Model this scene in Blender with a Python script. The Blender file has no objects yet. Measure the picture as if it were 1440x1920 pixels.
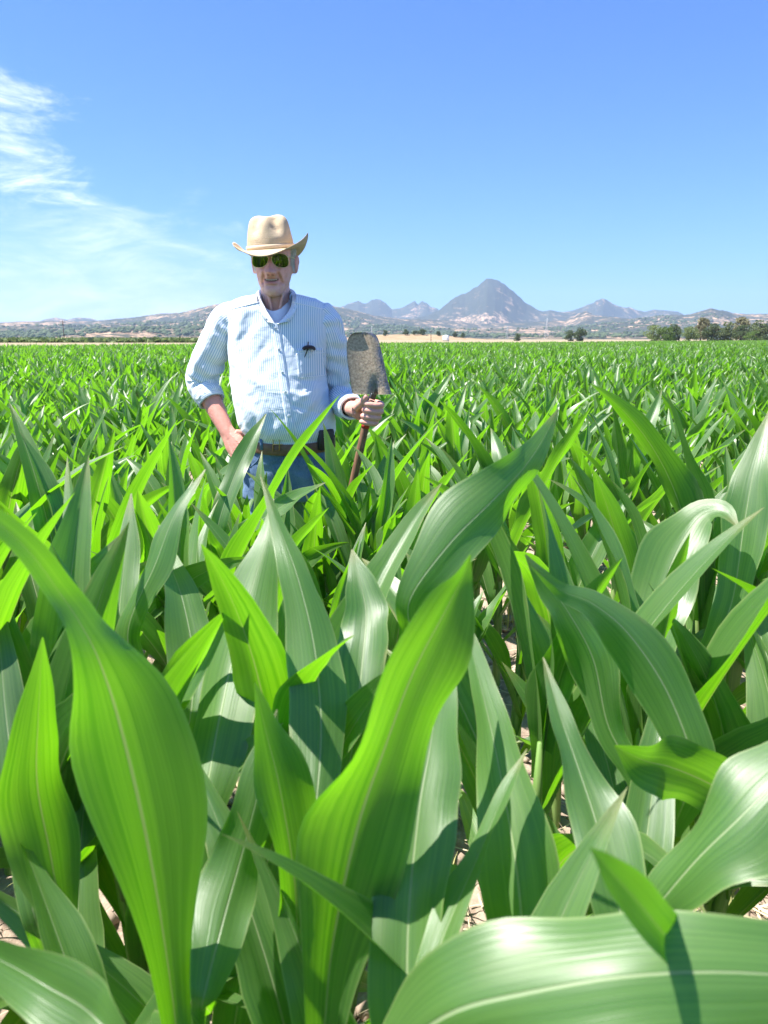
import bpy, math, random
import numpy as np
from mathutils import Vector
sc = bpy.context.scene
C = sc.collection
R = math.radians
rng = np.random.default_rng(7)
random.seed(7)

# ------------------------------------------------------------------ camera
H = 1.37                     # camera height
F = 1400.0                   # focal length in photo pixels (photo 1440 x 1920)
PITCH = math.atan((960 - 635) / F)
Y0 = 2.95                    # distance of the standing man
cam = bpy.data.objects.new('camera', bpy.data.cameras.new('camera'))
C.objects.link(cam)
cam.location = (0, 0, H)
cam.rotation_euler = (R(90) - PITCH, 0, 0)
cam.data.sensor_fit = 'VERTICAL'
cam.data.sensor_height = 36
cam.data.lens = F / 1920 * 36
cam.data.clip_start = 0.02
cam.data.clip_end = 40000
cam.data.dof.use_dof = True
cam.data.dof.focus_distance = 3.1
cam.data.dof.aperture_fstop = 7.0
sc.camera = cam

# ------------------------------------------------------------------ light
SUN = Vector((-0.44, -0.04, 0.90)).normalized()
el, az = math.asin(SUN.z), math.atan2(SUN.x, SUN.y)
sun = bpy.data.objects.new('sun', bpy.data.lights.new('sun', 'SUN'))
C.objects.link(sun)
sun.data.energy = 4.8
sun.data.angle = R(0.53)
sun.data.color = (1.0, 0.955, 0.89)
sun.rotation_euler = (-SUN).to_track_quat('-Z', 'Y').to_euler()
sun.location = (-20, 5, 50)

w = bpy.data.worlds.new('World')
sc.world = w
w.use_nodes = True
nt = w.node_tree
nt.nodes.clear()
def N(nt, typ, **kw):
    n = nt.nodes.new(typ)
    for k, v in kw.items():
        setattr(n, k, v)
    return n
def mathn(nt, op, a, b=None, clamp=False):
    n = N(nt, 'ShaderNodeMath', operation=op, use_clamp=clamp)
    for i, v in enumerate((a, b)):
        if v is None: continue
        if hasattr(v, 'is_output'): nt.links.new(v, n.inputs[i])
        else: n.inputs[i].default_value = v
    return n.outputs[0]
def maprange(nt, v, a, b, c, d, smooth=False):
    n = N(nt, 'ShaderNodeMapRange', clamp=True)
    if smooth: n.interpolation_type = 'SMOOTHSTEP'
    nt.links.new(v, n.inputs[0])
    for i, x in enumerate((a, b, c, d)): n.inputs[i + 1].default_value = x
    return n.outputs[0]
def mixc(nt, f, a, b, typ='MIX'):
    n = N(nt, 'ShaderNodeMix', data_type='RGBA', blend_type=typ)
    for i, v in ((0, f), (6, a), (7, b)):
        if hasattr(v, 'is_output'): nt.links.new(v, n.inputs[i])
        elif i == 0: n.inputs[0].default_value = v
        else: n.inputs[i].default_value = (*v, 1)
    return n.outputs[2]
def noise(nt, vec, scale, detail=4, rough=.55, dist=0.0):
    n = N(nt, 'ShaderNodeTexNoise')
    n.inputs['Scale'].default_value = scale
    n.inputs['Detail'].default_value = detail
    n.inputs['Roughness'].default_value = rough
    n.inputs['Distortion'].default_value = dist
    if vec is not None: nt.links.new(vec, n.inputs['Vector'])
    return n.outputs['Fac']
def mapping(nt, vec, scale=(1, 1, 1), rot=(0, 0, 0), loc=(0, 0, 0)):
    n = N(nt, 'ShaderNodeMapping')
    n.inputs['Scale'].default_value = scale
    n.inputs['Rotation'].default_value = rot
    n.inputs['Location'].default_value = loc
    nt.links.new(vec, n.inputs[0])
    return n.outputs[0]

sky = N(nt, 'ShaderNodeTexSky', sky_type='NISHITA', sun_disc=False)
sky.sun_elevation = el
sky.sun_rotation = az
sky.altitude = 20
sky.air_density = 1.0
sky.dust_density = 0.3
sky.ozone_density = 3.0
# thin cirrus drifting in from the left side of the sky
tc = N(nt, 'ShaderNodeTexCoord')
sep = N(nt, 'ShaderNodeSeparateXYZ')
nt.links.new(tc.outputs['Generated'], sep.inputs[0])
azi = mathn(nt, 'ARCTAN2', sep.outputs[0], sep.outputs[1])      # 0 straight ahead, negative left
elv = mathn(nt, 'ARCSINE', sep.outputs[2])
cmb = N(nt, 'ShaderNodeCombineXYZ')
nt.links.new(azi, cmb.inputs[0]); nt.links.new(elv, cmb.inputs[1])
m1 = mapping(nt, cmb.outputs[0], (7.5, 21, 1), (0, 0, R(-13)))
n1 = noise(nt, m1, 1.0, 10, .66, .9)
m2 = mapping(nt, cmb.outputs[0], (14, 60, 1), (0, 0, R(-20)))
n2 = noise(nt, m2, 1.0, 6, .6, 1.4)
m3 = mapping(nt, cmb.outputs[0], (3.0, 6, 1), (0, 0, R(10)), (3, 1, 0))
n3 = noise(nt, m3, 1.0, 3, .5, .3)
tex = mathn(nt, 'ADD', mathn(nt, 'MULTIPLY', n1, .62), mathn(nt, 'ADD', mathn(nt, 'MULTIPLY', n2, .22), mathn(nt, 'MULTIPLY', n3, .36)))
# the thick bank stands to the left at mid height; a thin veil lies under it towards the horizon
slant = mathn(nt, 'ADD', azi, mathn(nt, 'MULTIPLY', elv, .35))
bank = mathn(nt, 'MULTIPLY', maprange(nt, slant, -.37, -.17, 1, 0, True), mathn(nt, 'MULTIPLY', maprange(nt, elv, .10, .18, 0, 1, True), maprange(nt, elv, .25, .33, 1, 0, True)))
veil = mathn(nt, 'MULTIPLY', maprange(nt, mathn(nt, 'ADD', azi, mathn(nt, 'MULTIPLY', elv, 1.2)), -.24, .10, 1, 0, True), maprange(nt, elv, .26, .12, 0, 1, True))
haz = mathn(nt, 'MULTIPLY', maprange(nt, azi, -.45, .05, 1, 0, True), maprange(nt, elv, .15, .0, 0, .5, True))
vb = mathn(nt, 'ADD', tex, mathn(nt, 'MULTIPLY', mathn(nt, 'SUBTRACT', bank, 1.0), .34))
vv = mathn(nt, 'ADD', tex, mathn(nt, 'MULTIPLY', mathn(nt, 'SUBTRACT', veil, 1.0), .26))
dens = mathn(nt, 'ADD', maprange(nt, vb, .48, .76, .0, .86, True), maprange(nt, vv, .48, .80, .0, .52, True), True)
dens = mathn(nt, 'ADD', dens, mathn(nt, 'MULTIPLY', haz, maprange(nt, n3, .3, .7, .6, 1)), True)
skyc = mixc(nt, 1.0, sky.outputs[0], (0.47, 0.77, 1.34), 'MULTIPLY')
colm = mixc(nt, dens, skyc, (8.6, 9.2, 9.8))
bg = N(nt, 'ShaderNodeBackground')
bg.inputs['Strength'].default_value = 0.0645
nt.links.new(colm, bg.inputs[0])
wo = N(nt, 'ShaderNodeOutputWorld')
nt.links.new(bg.outputs[0], wo.inputs[0])

sc.view_settings.view_transform = 'Standard'
sc.view_settings.look = 'None'
sc.view_settings.gamma = 1
sc.view_settings.use_curve_mapping = False
sc.view_settings.exposure = 1.46
sc.render.engine = 'CYCLES'
sc.cycles.use_denoising = True
sc.cycles.max_bounces = 8
sc.cycles.diffuse_bounces = 3
sc.cycles.transmission_bounces = 6
sc.cycles.transparent_max_bounces = 8
sc.cycles.volume_bounces = 0
sc.cycles.sample_clamp_indirect = 6

# ------------------------------------------------------------------ helpers
_f = np.array([0, math.cos(PITCH), -math.sin(PITCH)])
_u = np.array([0, math.sin(PITCH), math.cos(PITCH)])
_r = np.array([1.0, 0, 0])
CAM = np.array([0, 0, H])
def conv(px, py, dy=0.0):
    """point at distance Y0+dy in front of the camera seen at a photo pixel"""
    d = _f + (px - 720) / F * _r - (py - 960) / F * _u
    return CAM + d * ((Y0 + dy) / d[1])
def convd(px, py, depth):
    d = _f + (px - 720) / F * _r - (py - 960) / F * _u
    return CAM + d * depth
def project(p):
    v = np.asarray(p) - CAM
    z = v @ _f
    return 720 + F * (v @ _r) / z, 960 - F * (v @ _u) / z, z
def scale_at(dy=0.0, z=1.3):
    return F / ((Y0 + dy) * math.cos(PITCH) + (H - z) * math.sin(PITCH))

def vhash(ix, iy, seed):
    n = (ix.astype(np.int64) * 374761393 + iy.astype(np.int64) * 668265263 + seed * 982451653) & 0xFFFFFFFF
    n = ((n ^ (n >> 13)) * 1274126177) & 0xFFFFFFFF
    return ((n ^ (n >> 16)) & 0xFFFFFF) / float(0xFFFFFF)
def vnoise(x, y, seed=0):
    x = np.asarray(x, float); y = np.asarray(y, float)
    ix = np.floor(x); iy = np.floor(y)
    fx = x - ix; fy = y - iy
    fx = fx * fx * fx * (fx * (fx * 6 - 15) + 10); fy = fy * fy * fy * (fy * (fy * 6 - 15) + 10)
    ix = ix.astype(np.int64); iy = iy.astype(np.int64)
    a = vhash(ix, iy, seed); b = vhash(ix + 1, iy, seed); c = vhash(ix, iy + 1, seed); d = vhash(ix + 1, iy + 1, seed)
    return (a + (b - a) * fx) * (1 - fy) + (c + (d - c) * fx) * fy
def fbm(x, y, octv=5, seed=0, gain=.5, ridged=False):
    t = 0; amp = 1; s = 0
    for k in range(octv):
        v = vnoise(x * 2 ** k + 13.7 * k, y * 2 ** k - 7.3 * k, seed + k)
        if ridged: v = 1 - abs(2 * v - 1)
        t = t + v * amp; s += amp; amp *= gain
    return t / s

def cr(pts, n):
    """Catmull-Rom resample of control rows (any number of columns)"""
    P = np.asarray(pts, float)
    k = len(P)
    Q = np.vstack([2 * P[0] - P[1], P, 2 * P[-1] - P[-2]])
    t = np.linspace(0, k - 1 - 1e-9, n)
    i = t.astype(int); f = (t - i)[:, None]
    p0, p1, p2, p3 = Q[i], Q[i + 1], Q[i + 2], Q[i + 3]
    return .5 * ((2 * p1) + (-p0 + p2) * f + (2 * p0 - 5 * p1 + 4 * p2 - p3) * f ** 2 + (-p0 + 3 * p1 - 3 * p2 + p3) * f ** 3)
def unit(v):
    v = np.asarray(v, float)
    return v / np.maximum(np.linalg.norm(v, axis=-1, keepdims=True), 1e-9)

def grid_quads(n, m, wrap=False, off=0):
    """quads of an n x m vertex grid; wrap closes the m direction"""
    i = np.arange(n - 1)[:, None]; j = np.arange(m if wrap else m - 1)[None, :]
    j2 = (j + 1) % m
    q = np.stack(np.broadcast_arrays(i * m + j, i * m + j2, (i + 1) * m + j2, (i + 1) * m + j), -1).reshape(-1, 4)
    return q + off
def make_mesh(name, v, quads, uv=None, smooth=True, attrs=None, tris=None, col=None):
    v = np.asarray(v, np.float32).reshape(-1, 3)
    quads = np.asarray(quads, np.int32).reshape(-1, 4)
    me = bpy.data.meshes.new(name)
    me.vertices.add(len(v)); me.vertices.foreach_set('co', v.ravel())
    loops = quads.ravel(); starts = np.arange(len(quads)) * 4
    if tris is not None and len(tris):
        tris = np.asarray(tris, np.int32).reshape(-1, 3)
        starts = np.concatenate([starts, len(loops) + np.arange(len(tris)) * 3])
        loops = np.concatenate([loops, tris.ravel()])
    me.loops.add(len(loops)); me.loops.foreach_set('vertex_index', loops.astype(np.int32))
    me.polygons.add(len(starts)); me.polygons.foreach_set('loop_start', starts.astype(np.int32))
    if uv is not None:
        l = me.uv_layers.new(name='UVMap')
        l.data.foreach_set('uv', np.asarray(uv, np.float32).reshape(-1, 2)[loops].ravel())
    for k, a in (attrs or {}).items():
        at = me.attributes.new(k, 'FLOAT', 'POINT')
        at.data.foreach_set('value', np.asarray(a, np.float32).ravel())
    if col is not None:
        at = me.attributes.new('col', 'FLOAT_COLOR', 'POINT')
        at.data.foreach_set('color', np.hstack([col, np.ones((len(col), 1))]).astype(np.float32).ravel())
    me.update(calc_edges=True)
    me.validate()
    if smooth: me.shade_smooth()
    return me
def add(name, me, mat=None, parent=None, label=None, cat=None, group=None, kind=None, loc=None):
    o = bpy.data.objects.new(name, me)
    C.objects.link(o)
    if mat is not None and me is not None and not me.materials: me.materials.append(mat)
    if parent is not None: o.parent = parent
    if loc is not None: o.location = loc
    if label: o['label'] = label
    if cat: o['category'] = cat
    if group: o['group'] = group
    if kind: o['kind'] = kind
    return o
def empty(name, loc, label, cat, group=None):
    o = bpy.data.objects.new(name, None); C.objects.link(o)
    o.empty_display_size = .05
    o.location = loc
    o['label'] = label; o['category'] = cat
    if group: o['group'] = group
    return o

class MB:
    """collects lofts and boxes into one mesh"""
    def __init__(s): s.v = []; s.q = []; s.t = []; s.uv = []; s.n = 0
    def push(s, v, q, t=(), uv=None):
        v = np.asarray(v, float).reshape(-1, 3)
        s.v.append(v); s.q.append(np.asarray(q, int).reshape(-1, 4) + s.n)
        s.t.append(np.asarray(t, int).reshape(-1, 3) + s.n)
        s.uv.append(np.zeros((len(v), 2)) if uv is None else np.asarray(uv, float).reshape(-1, 2))
        s.n += len(v)
    def rings(s, rings, cap=True, uv=None):
        """rings: (n, m, 3) closed loops"""
        r = np.asarray(rings, float); n, m = r.shape[:2]
        v = r.reshape(-1, 3); q = grid_quads(n, m, True); t = []
        if cap:
            c0, c1 = r[0].mean(0), r[-1].mean(0)
            v = np.vstack([v, c0, c1]); k = n * m
            j = np.arange(m); j2 = (j + 1) % m
            t = np.vstack([np.stack([j2, j, np.full(m, k)], 1), np.stack([(n - 1) * m + j, (n - 1) * m + j2, np.full(m, k + 1)], 1)])
            if uv is not None: uv = np.vstack([uv.reshape(-1, 2), [[0, 0], [0, 0]]])
        s.push(v, q, t, uv)
    def tube(s, path, rad, m=12, n=None, up=(0, 0, 1), cap=True, flat=None):
        """path (k,3), rad (k,) or (k,2): ellipse radii along side/up; resampled to n"""
        path = np.asarray(path, float); rad = np.asarray(rad, float)
        if rad.ndim == 0: rad = np.full(len(path), float(rad))
        if rad.ndim == 1: rad = np.stack([rad, rad], 1)
        if n:
            both = cr(np.hstack([path, rad]), n); path, rad = both[:, :3], np.maximum(both[:, 3:], 1e-4)
        s.rings(tube_rings(path, rad, m, up), cap)
    def box(s, c, size, rot=None):
        x, y, z = np.asarray(size, float) / 2
        v = np.array([[-x, -y, -z], [x, -y, -z], [x, y, -z], [-x, y, -z], [-x, -y, z], [x, -y, z], [x, y, z], [-x, y, z]])
        if rot is not None: v = v @ np.asarray(rot).T
        s.push(v + np.asarray(c), [[0, 3, 2, 1], [4, 5, 6, 7], [0, 1, 5, 4], [1, 2, 6, 5], [2, 3, 7, 6], [3, 0, 4, 7]])
    def mesh(s, name, off=None, smooth=True):
        v = np.vstack(s.v)
        if off is not None: v = v - np.asarray(off)
        return make_mesh(name, v, np.vstack(s.q), np.vstack(s.uv), smooth, None, np.vstack(s.t))
def frames(path, up=(0, 0, 1)):
    T = unit(np.gradient(path, axis=0))
    u0 = np.asarray(up, float)
    if abs(T[0] @ u0) > .95: u0 = np.array([0, 1.0, 0])
    S = np.zeros_like(T); U = np.zeros_like(T)
    s = unit(np.cross(T[0], u0)); u = np.cross(s, T[0])
    for i, t in enumerate(T):
        u = u - (u @ t) * t; u = unit(u); s = np.cross(t, u)
        S[i] = s; U[i] = u
    return T, S, U
def tube_rings(path, rad, m, up=(0, 0, 1)):
    T, S, U = frames(path, up)
    a = np.linspace(0, 2 * math.pi, m, endpoint=False)
    return path[:, None] + S[:, None] * (np.cos(a)[None, :, None] * rad[:, 0][:, None, None]) + U[:, None] * (np.sin(a)[None, :, None] * rad[:, 1][:, None, None])

def mat(name, base=(.5, .5, .5), rough=.6, spec=.5, metal=0):
    m = bpy.data.materials.new(name); m.use_nodes = True
    b = m.node_tree.nodes['Principled BSDF']
    b.inputs['Base Color'].default_value = (*base, 1)
    b.inputs['Roughness'].default_value = rough
    b.inputs['Specular IOR Level'].default_value = spec
    b.inputs['Metallic'].default_value = metal
    return m, m.node_tree, b
def bump(nt, b, h, strength=.4, dist=.01):
    n = N(nt, 'ShaderNodeBump')
    n.inputs['Strength'].default_value = strength; n.inputs['Distance'].default_value = dist
    nt.links.new(h, n.inputs['Height']); nt.links.new(n.outputs[0], b.inputs['Normal'])
    return n

# ------------------------------------------------------------------ materials
def leaf_material():
    m, nt, b = mat('corn_leaf', (.07, .18, .03), .42, .95)
    uv = N(nt, 'ShaderNodeUVMap'); uv.uv_map = 'UVMap'
    sp = N(nt, 'ShaderNodeSeparateXYZ'); nt.links.new(uv.outputs[0], sp.inputs[0])
    d = mathn(nt, 'ABSOLUTE', mathn(nt, 'SUBTRACT', sp.outputs[0], .5))
    at = N(nt, 'ShaderNodeAttribute', attribute_name='rnd')
    oi = N(nt, 'ShaderNodeObjectInfo')
    rnd = mathn(nt, 'FRACT', mathn(nt, 'ADD', at.outputs['Fac'], oi.outputs['Random']))
    # parallel veins: fine noise stretched along the blade
    cb = N(nt, 'ShaderNodeCombineXYZ')
    nt.links.new(mathn(nt, 'MULTIPLY', sp.outputs[0], 26.0), cb.inputs[0])
    nt.links.new(mathn(nt, 'MULTIPLY', sp.outputs[1], 1.3), cb.inputs[1])
    nt.links.new(mathn(nt, 'MULTIPLY', rnd, 37.0), cb.inputs[2])
    vein = noise(nt, cb.outputs[0], 1.0, 2, .5)
    cb2 = N(nt, 'ShaderNodeCombineXYZ')
    nt.links.new(mathn(nt, 'MULTIPLY', sp.outputs[0], 3.0), cb2.inputs[0])
    nt.links.new(mathn(nt, 'MULTIPLY', sp.outputs[1], 5.0), cb2.inputs[1])
    nt.links.new(mathn(nt, 'MULTIPLY', rnd, 91.0), cb2.inputs[2])
    blot = noise(nt, cb2.outputs[0], 1.0, 3, .55)
    cb3 = N(nt, 'ShaderNodeCombineXYZ')
    nt.links.new(mathn(nt, 'MULTIPLY', sp.outputs[0], 95.0), cb3.inputs[0])
    nt.links.new(mathn(nt, 'MULTIPLY', sp.outputs[1], 2.5), cb3.inputs[1])
    nt.links.new(mathn(nt, 'MULTIPLY', rnd, 57.0), cb3.inputs[2])
    vein2 = noise(nt, cb3.outputs[0], 1.0, 2, .5)
    cb4 = N(nt, 'ShaderNodeCombineXYZ')
    nt.links.new(mathn(nt, 'MULTIPLY', sp.outputs[0], 16.0), cb4.inputs[0])
    nt.links.new(mathn(nt, 'MULTIPLY', sp.outputs[1], 60.0), cb4.inputs[1])
    nt.links.new(mathn(nt, 'MULTIPLY', rnd, 17.0), cb4.inputs[2])
    speck = maprange(nt, noise(nt, cb4.outputs[0], 1.0, 4, .7), .70, .76, 0, 1)
    vein = mathn(nt, 'ADD', mathn(nt, 'MULTIPLY', vein, .6), mathn(nt, 'MULTIPLY', vein2, .4))
    veinf = maprange(nt, vein, .38, .62, 0, 1)
    rib = maprange(nt, mathn(nt, 'DIVIDE', d, mathn(nt, 'SUBTRACT', 1.15, sp.outputs[1])), .012, .032, 1, 0, True)
    up = mixc(nt, rnd, (.050, .126, .033), (.092, .192, .046))
    up = mixc(nt, mathn(nt, 'MULTIPLY', veinf, .45), up, (.150, .255, .080))
    up = mixc(nt, maprange(nt, blot, .5, .8, 0, .35), up, (.115, .19, .03))
    up = mixc(nt, mathn(nt, 'MULTIPLY', speck, .55), up, (.30, .27, .13))
    up = mixc(nt, mathn(nt, 'MULTIPLY', rib, .85), up, (.40, .50, .26))
    up = mixc(nt, maprange(nt, sp.outputs[1], .90, 1.0, 0, .75), up, (.30, .25, .10))
    up = mixc(nt, mathn(nt, 'MULTIPLY', maprange(nt, d, .40, .49, 0, 1), maprange(nt, blot, .60, .70, 0, .8)), up, (.36, .29, .14))
    tr = mixc(nt, veinf, (.140, .45, .004), (.260, .64, .010))
    tr = mixc(nt, maprange(nt, blot, .5, .8, 0, .3), tr, (.27, .56, .015))
    tr = mixc(nt, mathn(nt, 'MULTIPLY', rib, .8), tr, (.36, .46, .08))
    up = mixc(nt, maprange(nt, d, .465, .495, 0, .55), up, (.34, .42, .16))
    # paler leaf base
    bs = maprange(nt, sp.outputs[1], 0.0, .16, .45, 0, True)
    up = mixc(nt, bs, up, (.20, .30, .06))
    nt.links.new(up, b.inputs['Base Color'])
    nt.links.new(maprange(nt, blot, .3, .7, .35, .48), b.inputs['Roughness'])
    h = mathn(nt, 'ADD', mathn(nt, 'MULTIPLY', vein, .6), mathn(nt, 'MULTIPLY', rib, .8))
    bn = bump(nt, b, h, .5, .0022)
    t = N(nt, 'ShaderNodeBsdfTranslucent'); nt.links.new(tr, t.inputs[0])
    mx = N(nt, 'ShaderNodeMixShader'); mx.inputs[0].default_value = .48
    nt.links.new(b.outputs[0], mx.inputs[1]); nt.links.new(t.outputs[0], mx.inputs[2])
    nt.links.new(mx.outputs[0], nt.nodes['Material Output'].inputs[0])
    return m
LEAF = leaf_material()
def stalk_material():
    m, nt, b = mat('corn_stalk', (.16, .27, .07), .5, .4)
    tc = N(nt, 'ShaderNodeTexCoord')
    n = noise(nt, mapping(nt, tc.outputs['Object'], (90, 90, 6)), 1, 3)
    nt.links.new(mixc(nt, maprange(nt, n, .3, .7, 0, 1), (.12, .24, .05), (.26, .36, .12)), b.inputs['Base Color'])
    return m
STALK = stalk_material()
def soil_material():
    m, nt, b = mat('soil', (.3, .24, .18), .95, .1)
    tc = N(nt, 'ShaderNodeTexCoord'); p = tc.outputs['Object']
    a = noise(nt, p, 9, 8, .65); f = noise(nt, p, 60, 6, .65); l = noise(nt, p, .02, 5, .6)
    c = mixc(nt, maprange(nt, a, .35, .65, 0, 1), (.20, .145, .11), (.40, .315, .245))
    c = mixc(nt, maprange(nt, f, .5, .75, 0, .6), c, (.50, .42, .33))
    # dry grass and stubble out on the plain
    sp = N(nt, 'ShaderNodeSeparateXYZ'); nt.links.new(p, sp.inputs[0])
    far = maprange(nt, mathn(nt, 'SUBTRACT', sp.outputs[1], mathn(nt, 'MULTIPLY', sp.outputs[0], 1.236)), 114, 125, 0, 1)
    dry = mixc(nt, maprange(nt, l, .35, .65, 0, 1), (.33, .26, .17), (.27, .23, .14))
    c = mixc(nt, far, c, dry)
    nt.links.new(c, b.inputs['Base Color'])
    h = mathn(nt, 'ADD', mathn(nt, 'MULTIPLY', a, .7), mathn(nt, 'MULTIPLY', f, .3))
    bump(nt, b, h, .9, .02)
    return m
def hill_material():
    m, nt, b = mat('oak_hills', (.3, .25, .18), 1, 0)
    tc = N(nt, 'ShaderNodeTexCoord'); p = tc.outputs['Object']
    at = N(nt, 'ShaderNodeAttribute', attribute_name='veg')
    big = noise(nt, p, .0022, 4, .6); mid = noise(nt, p, .013, 8, .68, .3)
    vo = N(nt, 'ShaderNodeTexVoronoi'); vo.inputs['Scale'].default_value = .042; nt.links.new(p, vo.inputs['Vector'])
    dots = maprange(nt, vo.outputs['Distance'], .30, .48, 1, 0)
    cover = mathn(nt, 'ADD', mathn(nt, 'MULTIPLY', mid, .75), mathn(nt, 'MULTIPLY', big, .45))
    cover = mathn(nt, 'ADD', cover, mathn(nt, 'MULTIPLY', mathn(nt, 'SUBTRACT', at.outputs['Fac'], .5), .6))
    brush = maprange(nt, cover, .52, .62, 0, 1)
    brush = mathn(nt, 'MAXIMUM', brush, mathn(nt, 'MULTIPLY', dots, maprange(nt, cover, .42, .52, 0, 1)))
    grass = mixc(nt, big, (.42, .275, .175), (.50, .355, .235))
    green = mixc(nt, mid, (.030, .040, .030), (.075, .080, .060))
    nt.links.new(mixc(nt, brush, grass, green), b.inputs['Base Color'])
    return m
def flat_mat(name, c1, c2, scale, rough=.8, spec=.2, bumps=0, dist=.01, metal=0, detail=5):
    m, nt, b = mat(name, c1, rough, spec, metal)
    tc = N(nt, 'ShaderNodeTexCoord')
    n = noise(nt, tc.outputs['Object'], scale, detail, .6)
    nt.links.new(mixc(nt, maprange(nt, n, .3, .7, 0, 1), c1, c2), b.inputs['Base Color'])
    if bumps: bump(nt, b, n, bumps, dist)
    return m

# ------------------------------------------------------------------ ground
def spread(a, n, lim, p):
    t = np.linspace(-1, 1, n)
    return np.sign(t) * (a * np.abs(t) + (lim - a) * np.abs(t) ** p)
gx = spread(3.2, 301, 12000, 9.0); gy = 1.9 + spread(2.6, 301, 11400, 9.0)
GX, GY = np.meshgrid(gx, gy)
near = np.exp(-np.maximum(np.hypot(GX, GY - 2) - 4, 0) / 3)
gz = near * ((fbm(GX * 3, GY * 3, 3, 5) - .5) * .07 + (fbm(GX * 14, GY * 14, 3, 9, ridged=True) - .55) * .05 + (vnoise(GX * 45, GY * 45, 3) - .5) * .014)
ROWDIR = unit(np.array([1.0, 0.13])); ROWN = np.array([-ROWDIR[1], ROWDIR[0]])
rowoff = GX * ROWN[0] + GY * ROWN[1]
ROW0, RS = 0.33, 0.76
gz += near * .03 * np.cos((rowoff - ROW0) / RS * 2 * math.pi)
ground = add('ground', make_mesh('ground', np.stack([GX, GY, gz], -1), grid_quads(301, 301)), soil_material(), kind='structure')
def ground_z(x, y):
    near = np.exp(-np.maximum(np.hypot(x, y - 2) - 4, 0) / 3)
    ro = x * ROWN[0] + y * ROWN[1]
    return near * ((fbm(x * 3, y * 3, 3, 5) - .5) * .07 + .03 * np.cos((ro - ROW0) / RS * 2 * math.pi))

# hills: one relief with five ridge lines behind one another
def ridge(pts):
    a = []; e = []
    for px, py in pts:
        d = _f + (px - 720) / F * _r - (py - 960) / F * _u
        a.append(math.atan2(d[0], d[1])); e.append(d[2] / math.hypot(d[0], d[1]))
    return np.array(a), np.array(e)
RIDGES = [
 (9000, 1500, .75, [(-500, 606), (60, 606), (90, 598), (105, 596), (125, 600), (145, 595), (172, 598), (190, 604), (560, 600), (600, 580), (640, 575), (660, 566), (672, 563), (685, 568), (697, 560), (712, 558), (722, 564), (735, 577), (752, 575), (770, 566), (778, 562), (784, 568), (793, 561), (800, 567), (808, 574), (820, 577), (832, 590), (1000, 600), (1040, 590), (1085, 580), (1105, 572), (1118, 565), (1126, 561), (1132, 560), (1140, 564), (1155, 572), (1170, 576), (1180, 574), (1195, 580), (1210, 582), (1225, 579), (1250, 580), (1270, 583), (1290, 592), (1440, 600), (1900, 605)]),
 (7000, 1700, .85, [(-500, 640), (640, 630), (700, 612), (760, 600), (800, 592), (822, 581), (850, 557), (868, 547), (880, 540), (893, 533), (905, 524), (912, 518), (920, 517), (930, 518), (945, 526), (965, 542), (985, 560), (1005, 574), (1018, 580), (1032, 577), (1050, 581), (1080, 583), (1110, 592), (1160, 604), (1240, 620), (1900, 640)]),
 (5200, 1500, .6, [(-500, 608), (0, 605), (50, 602), (110, 602), (180, 599), (250, 592), (300, 587), (340, 586), (370, 580), (395, 575), (430, 573), (500, 572), (560, 571), (620, 573), (650, 579), (700, 592), (760, 598), (830, 597), (900, 606), (1000, 602), (1060, 598), (1090, 583), (1100, 581), (1115, 590), (1180, 599), (1230, 596), (1290, 592), (1318, 584), (1332, 580), (1350, 583), (1375, 587), (1400, 588), (1440, 587), (1900, 596)]),
 (3700, 900, .55, [(-500, 614), (0, 613), (100, 611), (200, 607), (280, 604), (340, 606), (420, 603), (500, 610), (640, 612), (720, 611), (800, 615), (900, 617), (1000, 613), (1080, 611), (1130, 606), (1170, 603), (1220, 605), (1300, 609), (1440, 608), (1900, 612)]),
 (2700, 600, .5, [(-500, 622), (0, 622), (120, 620), (260, 616), (400, 614), (520, 618), (640, 624), (760, 627), (880, 628), (1000, 628), (1100, 626), (1200, 622), (1330, 622), (1440, 620), (1900, 622)]),
]
aa = np.linspace(R(-44), R(44), 1100); rr = np.concatenate([np.linspace(1700, 4800, 100), np.linspace(4850, 10900, 110)])
AA, RR = np.meshgrid(aa, rr)
HX = RR * np.sin(AA); HY = RR * np.cos(AA)
rough = fbm(HX / 420, HY / 420, 5, 21, .55, True)
fine = fbm(HX / 110, HY / 110, 4, 51, .55, True)
hz = np.zeros_like(RR) - 3
veg = np.zeros_like(RR)
for k, (r0, wd, pw, pts) in enumerate(RIDGES):
    a, e = ridge(pts)
    # the ridge wanders a little in distance so that spurs come forward
    rk = r0 + (fbm(aa * 9, aa * 0 + k, 3, 70 + k) - .5) * wd * .9
    hk = np.maximum(r0 * np.interp(aa, a, e) + H, 0)
    hk = hk * (1 + .018 * (vnoise(aa * 160, aa * 0, 5 + k) - .5) + .010 * (vnoise(aa * 420, aa * 0, 9 + k) - .5))
    t = (RR - rk[None]) / wd
    t = np.where(t < 0, -t, t * 1.3)
    # spurs and gullies make the foot of the slope uneven
    t = t * (1 + .55 * (rough - .5) * np.clip(t * 2, 0, 1)) + .08 * (fine - .5) * np.clip(t * 4, 0, 1)
    s = np.clip(1 - t, 0, 1) ** (1 / pw if False else 1.15)
    h = hk[None] * s * (1 + .30 * (rough - .55) * np.clip(t * 5, 0, 1) + .16 * (fine - .55) * np.clip(t * 6, 0, 1))
    better = h > hz
    hz = np.where(better, h, hz)
    bias = (.59, .50, .54, .55, .53)[k]
    veg = np.where(better, bias + .34 * (s - .35) * (k == 1) , veg)
hills = add('hills', make_mesh('hills', np.stack([HX, HY, hz], -1), grid_quads(len(rr), len(aa)), attrs={'veg': veg}), hill_material(), kind='structure')
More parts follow.
